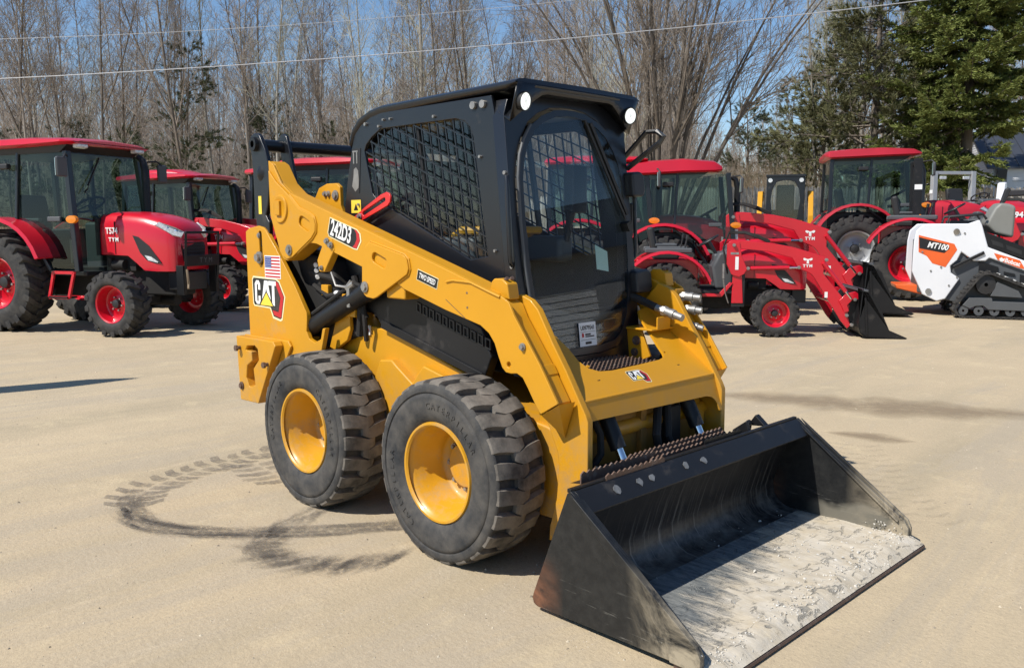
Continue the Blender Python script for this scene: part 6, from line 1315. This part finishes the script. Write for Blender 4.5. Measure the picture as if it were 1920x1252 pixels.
# ------------------------------------------------------------------ white mini track loader
def mini_loader():
    E_ = empty('mini_track_loader', 'white mini track loader with orange side panels and black rubber tracks', 'track loader', (-2.18, 11.92, gz(-2.18, 11.92) + .02), math.radians(28)); E_.scale = (.92, 1, 1)
    body = [(-.66, 1.34), (-.54, 1.45), (.15, 1.45), (.32, 1.51), (.36, 1.44), (.48, 1.08), (1.19, .82), (1.75, .60), (1.85, .45), (1.80, .42), (1.12, .69), (.51, .91), (.45, .86), (.27, .86), (.07, 1.0), (.01, .87), (-.09, .78), (-.07, .67), (.07, .58), (-.14, .25), (-.28, .21), (-.52, .32), (-.70, .69), (-.69, 1.17)]
    for s in (-1, 1):
        m = MB(); m.xz(body, s * .42, s * .36); m.build('side_panel', 'white', E_, bevel=.02, seg=3)
        m = MB(); m.xz([(-.62, 1.27), (-.05, 1.13), (.0, 1.04), (-.17, .76), (-.38, .82), (-.48, .94), (-.61, 1.0)], s * .4235, s * .42); d = m.build('side_decal', 'orange', E_, smooth=0)
        m = MB(); m.xz([(-.615, 1.235), (-.15, 1.12), (-.12, 1.06), (-.20, .985), (-.60, 1.06)], s * .426, s * .4236); m.build('decal_field', 'black_print', d, smooth=0)
        m = MB(); m.xz([(.57, .99), (.97, .88), (1.06, .74), (.95, .765), (.63, .885)], s * .4235, s * .42); d2 = m.build('name_decal', 'orange', E_, smooth=0)
        if s < 0:
            text('MT100', .125, 'white_print', d, frame((-.31, -.4265, 1.09), (1, 0, -.16), (.16, 0, 1)), bold=.004, sx=.92, shear=.2)
            text('Bobcat', .092, 'white_print', d2, frame((.86, -.4245, .845), (1, 0, -.30), (.30, 0, 1)), bold=.003, sx=.95)
            m = MB(); m.xz([(.655, .90), (.69, .925), (.72, .90), (.74, .915), (.735, .87), (.70, .855), (.67, .865)], -.4245, -.4236); m.build('emblem', 'white_print', d2, smooth=0)
        m = MB(); m.xz([(.36, .86), (.66, .77), (.66, .64), (.36, .70)], s * .39, s * .37); m.xz([(1.0, .66), (1.30, .57), (1.30, .40), (1.0, .45)], s * .39, s * .37); m.xz([(.75, .70), (.92, .665), (.92, .63), (.75, .66)], s * .39, s * .37); m.build('inset_cover', 'black', E_, smooth=0)
        # track
        TK = empty('track', parent=E_); path = [(-.04, .10), (.0, .02), (.08, -.02), (1.70, -.02), (1.80, .02), (1.84, .10), (1.78, .20), (.60, .665), (.48, .70), (.38, .69), (.30, .62), (.11, .37), (.0, .20)]
        cx = sum(p[0] for p in path) / len(path); cz = sum(p[1] for p in path) / len(path)
        inn = [(x + (cx - x) / math.hypot(cx - x, cz - z) * .045, z + (cz - z) / math.hypot(cx - x, cz - z) * .045) for x, z in path]
        m = MB(); m.xz(path, s * .62, s * .38, [inn]); m.build('rubber_track', 'tractor_rubber', TK, smooth=40)
        m = MB()
        for i in range(len(path)):
            a, b = Vector((path[i][0], 0, path[i][1])), Vector((path[(i + 1) % len(path)][0], 0, path[(i + 1) % len(path)][1])); n_ = max(1, int((b - a).length / .075))
            for k in range(n_): c = a.lerp(b, k / n_); m.box((c.x, s * .50, c.z), (.035, .24, .035), Matrix.Rotation(-math.atan2(b.z - a.z, b.x - a.x), 3, 'Y'))
        m.build('track_lugs', 'tractor_rubber', TK, smooth=0)
        m = MB()
        for k in range(9):
            c = Vector((.62, 0, .675)).lerp(Vector((1.75, 0, .225)), k / 9); m.box((c.x, s * .585, c.z), (.05, .05, .012), Matrix.Rotation(.38, 3, 'Y'))
        m.build('guide_lugs', 'white_print', TK, smooth=0)
        for x in (.12, .36, .60, .84, 1.08, 1.32, 1.56):
            m = MB(); m.lathe_y([(-.02, .02), (-.02, .075), (.05, .075)], (x, s * .56, .085), 18); m.build('roller', 'grey', TK, smooth=30)
        m = MB(); m.lathe_y([(-.03, .03), (-.02, .15), (.05, .16)], (.45, s * .54, .50), 24); m.build('drive_sprocket', 'plastic', TK)
        m = MB(); m.xz([(.10, .17), (.20, .29), (.55, .29), (.56, .24), (1.70, .22), (1.70, .09), (.50, .11), (.42, .17), (.30, .16), (.22, .12)], s * .60, s * .50); m.xz([(.62, .55), (.95, .41), (1.02, .30), (.53, .32)], s * .56, s * .46); m.build('track_frame', 'grey', TK, bevel=.008)
        m = MB(); m.bar((-.05, s * .425, .76), (.42, s * .425, 1.0), .05, .05); m.build('lift_cylinder', 'black', E_, bevel=.01)
        m = MB(); m.xz([(.16, .98), (.30, 1.0), (.28, .90), (.16, .93)], s * .41, s * .37); m.build('marker', 'orange', E_, smooth=0)
        m = MB(); m.xz([(.36, 1.35), (1.0, 1.10), (1.70, .82), (1.75, .68), (1.20, .84), (.47, 1.09)], s * .385, s * .05); m.build('engine_guard', 'black', E_, bevel=.015)
        m = MB(); m.xz([(.52, 1.20), (.70, 1.14), (.72, 1.07), (.55, 1.12)], s * .389, s * .384); m.xz([(.75, 1.12), (1.0, 1.03), (1.0, .96), (.77, 1.05)], s * .389, s * .384); m.build('guard_slot', 'plastic', E_, smooth=0)
        m = MB()
        for x, z in ((-.24, .76), (.02, .60), (-.40, .70), (-.10, .47), (-.55, 1.0), (.10, 1.3)): m.cyl((x, s * .42, z), (x, s * .432, z), .016, 8)
        m.cyl((-.03, s * .42, 1.33), (-.03, s * .45, 1.32), .05, 10); m.cyl((-.42, s * .42, .37), (-.42, s * .44, .37), .05, 10); m.build('bolts', 'steel', E_, smooth=30)
    m = MB(); m.xz([(-.6, .35), (-.6, 1.2), (.3, 1.2), (1.7, .55), (1.7, .2), (.0, .2)], -.37, .37); m.build('frame', 'grey', E_, bevel=.02)
    m = MB(); m.xz([(.45, 1.44), (.58, 1.70), (.66, 1.78), (.80, 1.76), (.91, 1.72), (.90, 1.22), (.60, 1.30)], -.24, .24); m.build('operator_shield', 'shield', E_, bevel=.05, seg=3)
    m = MB(); m.xz([(.70, 1.76), (.78, 1.78), (.86, 1.98), (.82, 2.02), (.77, 2.0)], -.05, .05); m.build('control_grip', 'plastic', E_, bevel=.02)
    m = MB(); m.tube([(-.15, -.25, 1.45), (-.12, -.25, 1.56), (.40, -.25, 1.60), (.46, -.25, 1.52)], .022, 8); m.tube([(-.15, .25, 1.45), (-.12, .25, 1.56), (.40, .25, 1.60), (.46, .25, 1.52)], .022, 8); m.bx(-.1, .35, -.2, .2, 1.44, 1.50); m.build('hand_rail', 'plastic', E_)
    m = MB(); m.xz([(-.95, .47), (-.60, .47), (-.47, .31), (-.60, .33), (-.93, .40)], -.36, .36); m.build('platform', 'orange', E_, bevel=.02)
mini_loader()
# ------------------------------------------------------------------ small yellow cab by the fence
def small_cab_loader():
    xy = pxat(1467, 25); z = gz(*xy); E_ = empty('compact_loader', 'yellow loader with a black cab facing us in front of the picket fence', 'skid steer', (xy[0], xy[1], z), math.atan2(CAM.y - xy[1], CAM.x - xy[0]))
    m = MB(); m.prism([(-.52, .5), (.52, .5), (.52, 2.02), (.46, 2.12), (-.46, 2.12), (-.52, 2.02)], lambda u, v, w: (.3 + w, u, v), -.1, 0, [mir([(.18, .75), (.34, .95), (.40, 1.45), (.36, 1.75), (.24, 1.96), (.05, 2.0)])]); m.build('cab_front', 'cab_black', E_, bevel=.012)
    m = MB(); m.prism(mir([(.20, .73), (.35, .95), (.41, 1.45), (.37, 1.75), (.25, 1.97), (.05, 2.01)]), lambda u, v, w: (.27 + w, u, v), 0, .005); m.build('windscreen', 'glass', E_, smooth=0)
    m = MB(); m.bx(-.9, .32, -.54, .54, 2.10, 2.16); m.bx(-1.0, .2, -.52, -.48, .6, 2.12); m.bx(-1.0, .2, .48, .52, .6, 2.12); m.bx(-1.02, -.98, -.5, .5, .6, 1.2); m.build('cab_body', 'cab_black', E_, bevel=.01)
    m = MB(); m.bx(-.7, -.3, -.25, .25, 1.0, 1.9); m.build('seat', 'seat', E_, bevel=.06)
    for s in (-1, 1):
        m = MB(); m.lathe_y([(.0, 0), (.0, .06), (.03, .06)], n=16); o = m.build('work_lamp', 'lens', E_); o.location = (.335, s * .42, 2.0); o.rotation_euler = (0, 0, math.pi / 2)
        m = MB(); m.xz([(-1.2, 1.55), (-1.1, 1.75), (.05, 1.70), (.6, 1.0), (.62, .3), (.5, .3), (.45, .95), (0, 1.4), (-1.1, 1.45)], s * .62, s * .76); m.build('lift_arm', 'yellow', E_, bevel=.015)
        for x in (-.9, .25):
            W = tractor_wheel(E_, .40, .28, .22, 16, 'yellow_rim', .03); W.location = (x, s * .70, .39); W.rotation_euler = (0, 0, 0 if s < 0 else math.pi)
    m = MB(); m.bx(-1.4, .3, -.5, .5, .25, .9); m.build('chassis', 'yellow', E_, bevel=.02)
small_cab_loader()
def white_machine():
    xy = pxat(1902, 21); z = gz(*xy); E_ = empty('compact_loader', 'white machine with upright arms in front of the picket fence at the right edge', 'loader', (xy[0], xy[1], z), YAW + 2.4)
    for s in (-1, 1):
        m = MB(); m.xz([(-.12, .6), (.12, .6), (.16, 1.4), (.05, 2.02), (-.10, 2.05), (-.18, 1.4)], s * .50, s * .32); m.build('lift_arm', 'white', E_, bevel=.03)
    m = MB(); m.bx(-.10, .10, -.33, .33, 1.70, 1.86); m.bx(-.9, .05, -.30, .30, .5, 1.35); m.build('frame', 'plastic', E_, bevel=.03)
    m = MB(); m.bx(-.9, .6, -.55, -.32, .05, .55); m.bx(-.9, .6, .32, .55, .05, .55); m.build('track', 'tractor_rubber', E_, bevel=.12, seg=4)
    m = MB(); m.bx(-1.1, -.1, -.34, .34, .5, 1.25); m.build('hood', 'white', E_, bevel=.06)
white_machine()
# ------------------------------------------------------------------ white metal sided shop beside the camera (seen in the cab glass)
def shop():
    c = Vector((9.2, 8.6)); d = Vector((-.72, -.70)).normalized(); E_ = empty('shop_building', 'white building with ribbed siding facing the yard, seen only as a reflection in the glass', 'building', (c.x, c.y, 0), math.atan2(d.y, d.x) + math.pi / 2)
    W, H = 7.0, 2.9; m = MB(); n = 22
    for i in range(n):
        z = i * H / n; h = H / n; m.add([(-W, -.02, z), (W, -.02, z), (W, 0, z + h), (-W, 0, z + h), (-W, 0, z), (W, 0, z)], [(0, 1, 2, 3), (0, 4, 5, 1)])
    m.bx(-W, W, .03, 9, 0, H); m.build('wall', 'siding', E_, smooth=0)
    m = MB(); m.add([(-W - .4, -.5, H - .1), (W + .4, -.5, H - .1), (W + .4, 4.5, H + 1.7), (-W - .4, 4.5, H + 1.7), (W + .4, 9.5, H - .1), (-W - .4, 9.5, H - .1)], [(0, 1, 2, 3), (3, 2, 4, 5)]); m.build('roof', 'roof', E_, smooth=0)
    for x in (-2.6, 1.6):
        m = MB(); m.bx(x, x + 1.1, -.05, -.025, .1, 2.2); m.build('door', 'trim', E_, smooth=0)
shop()
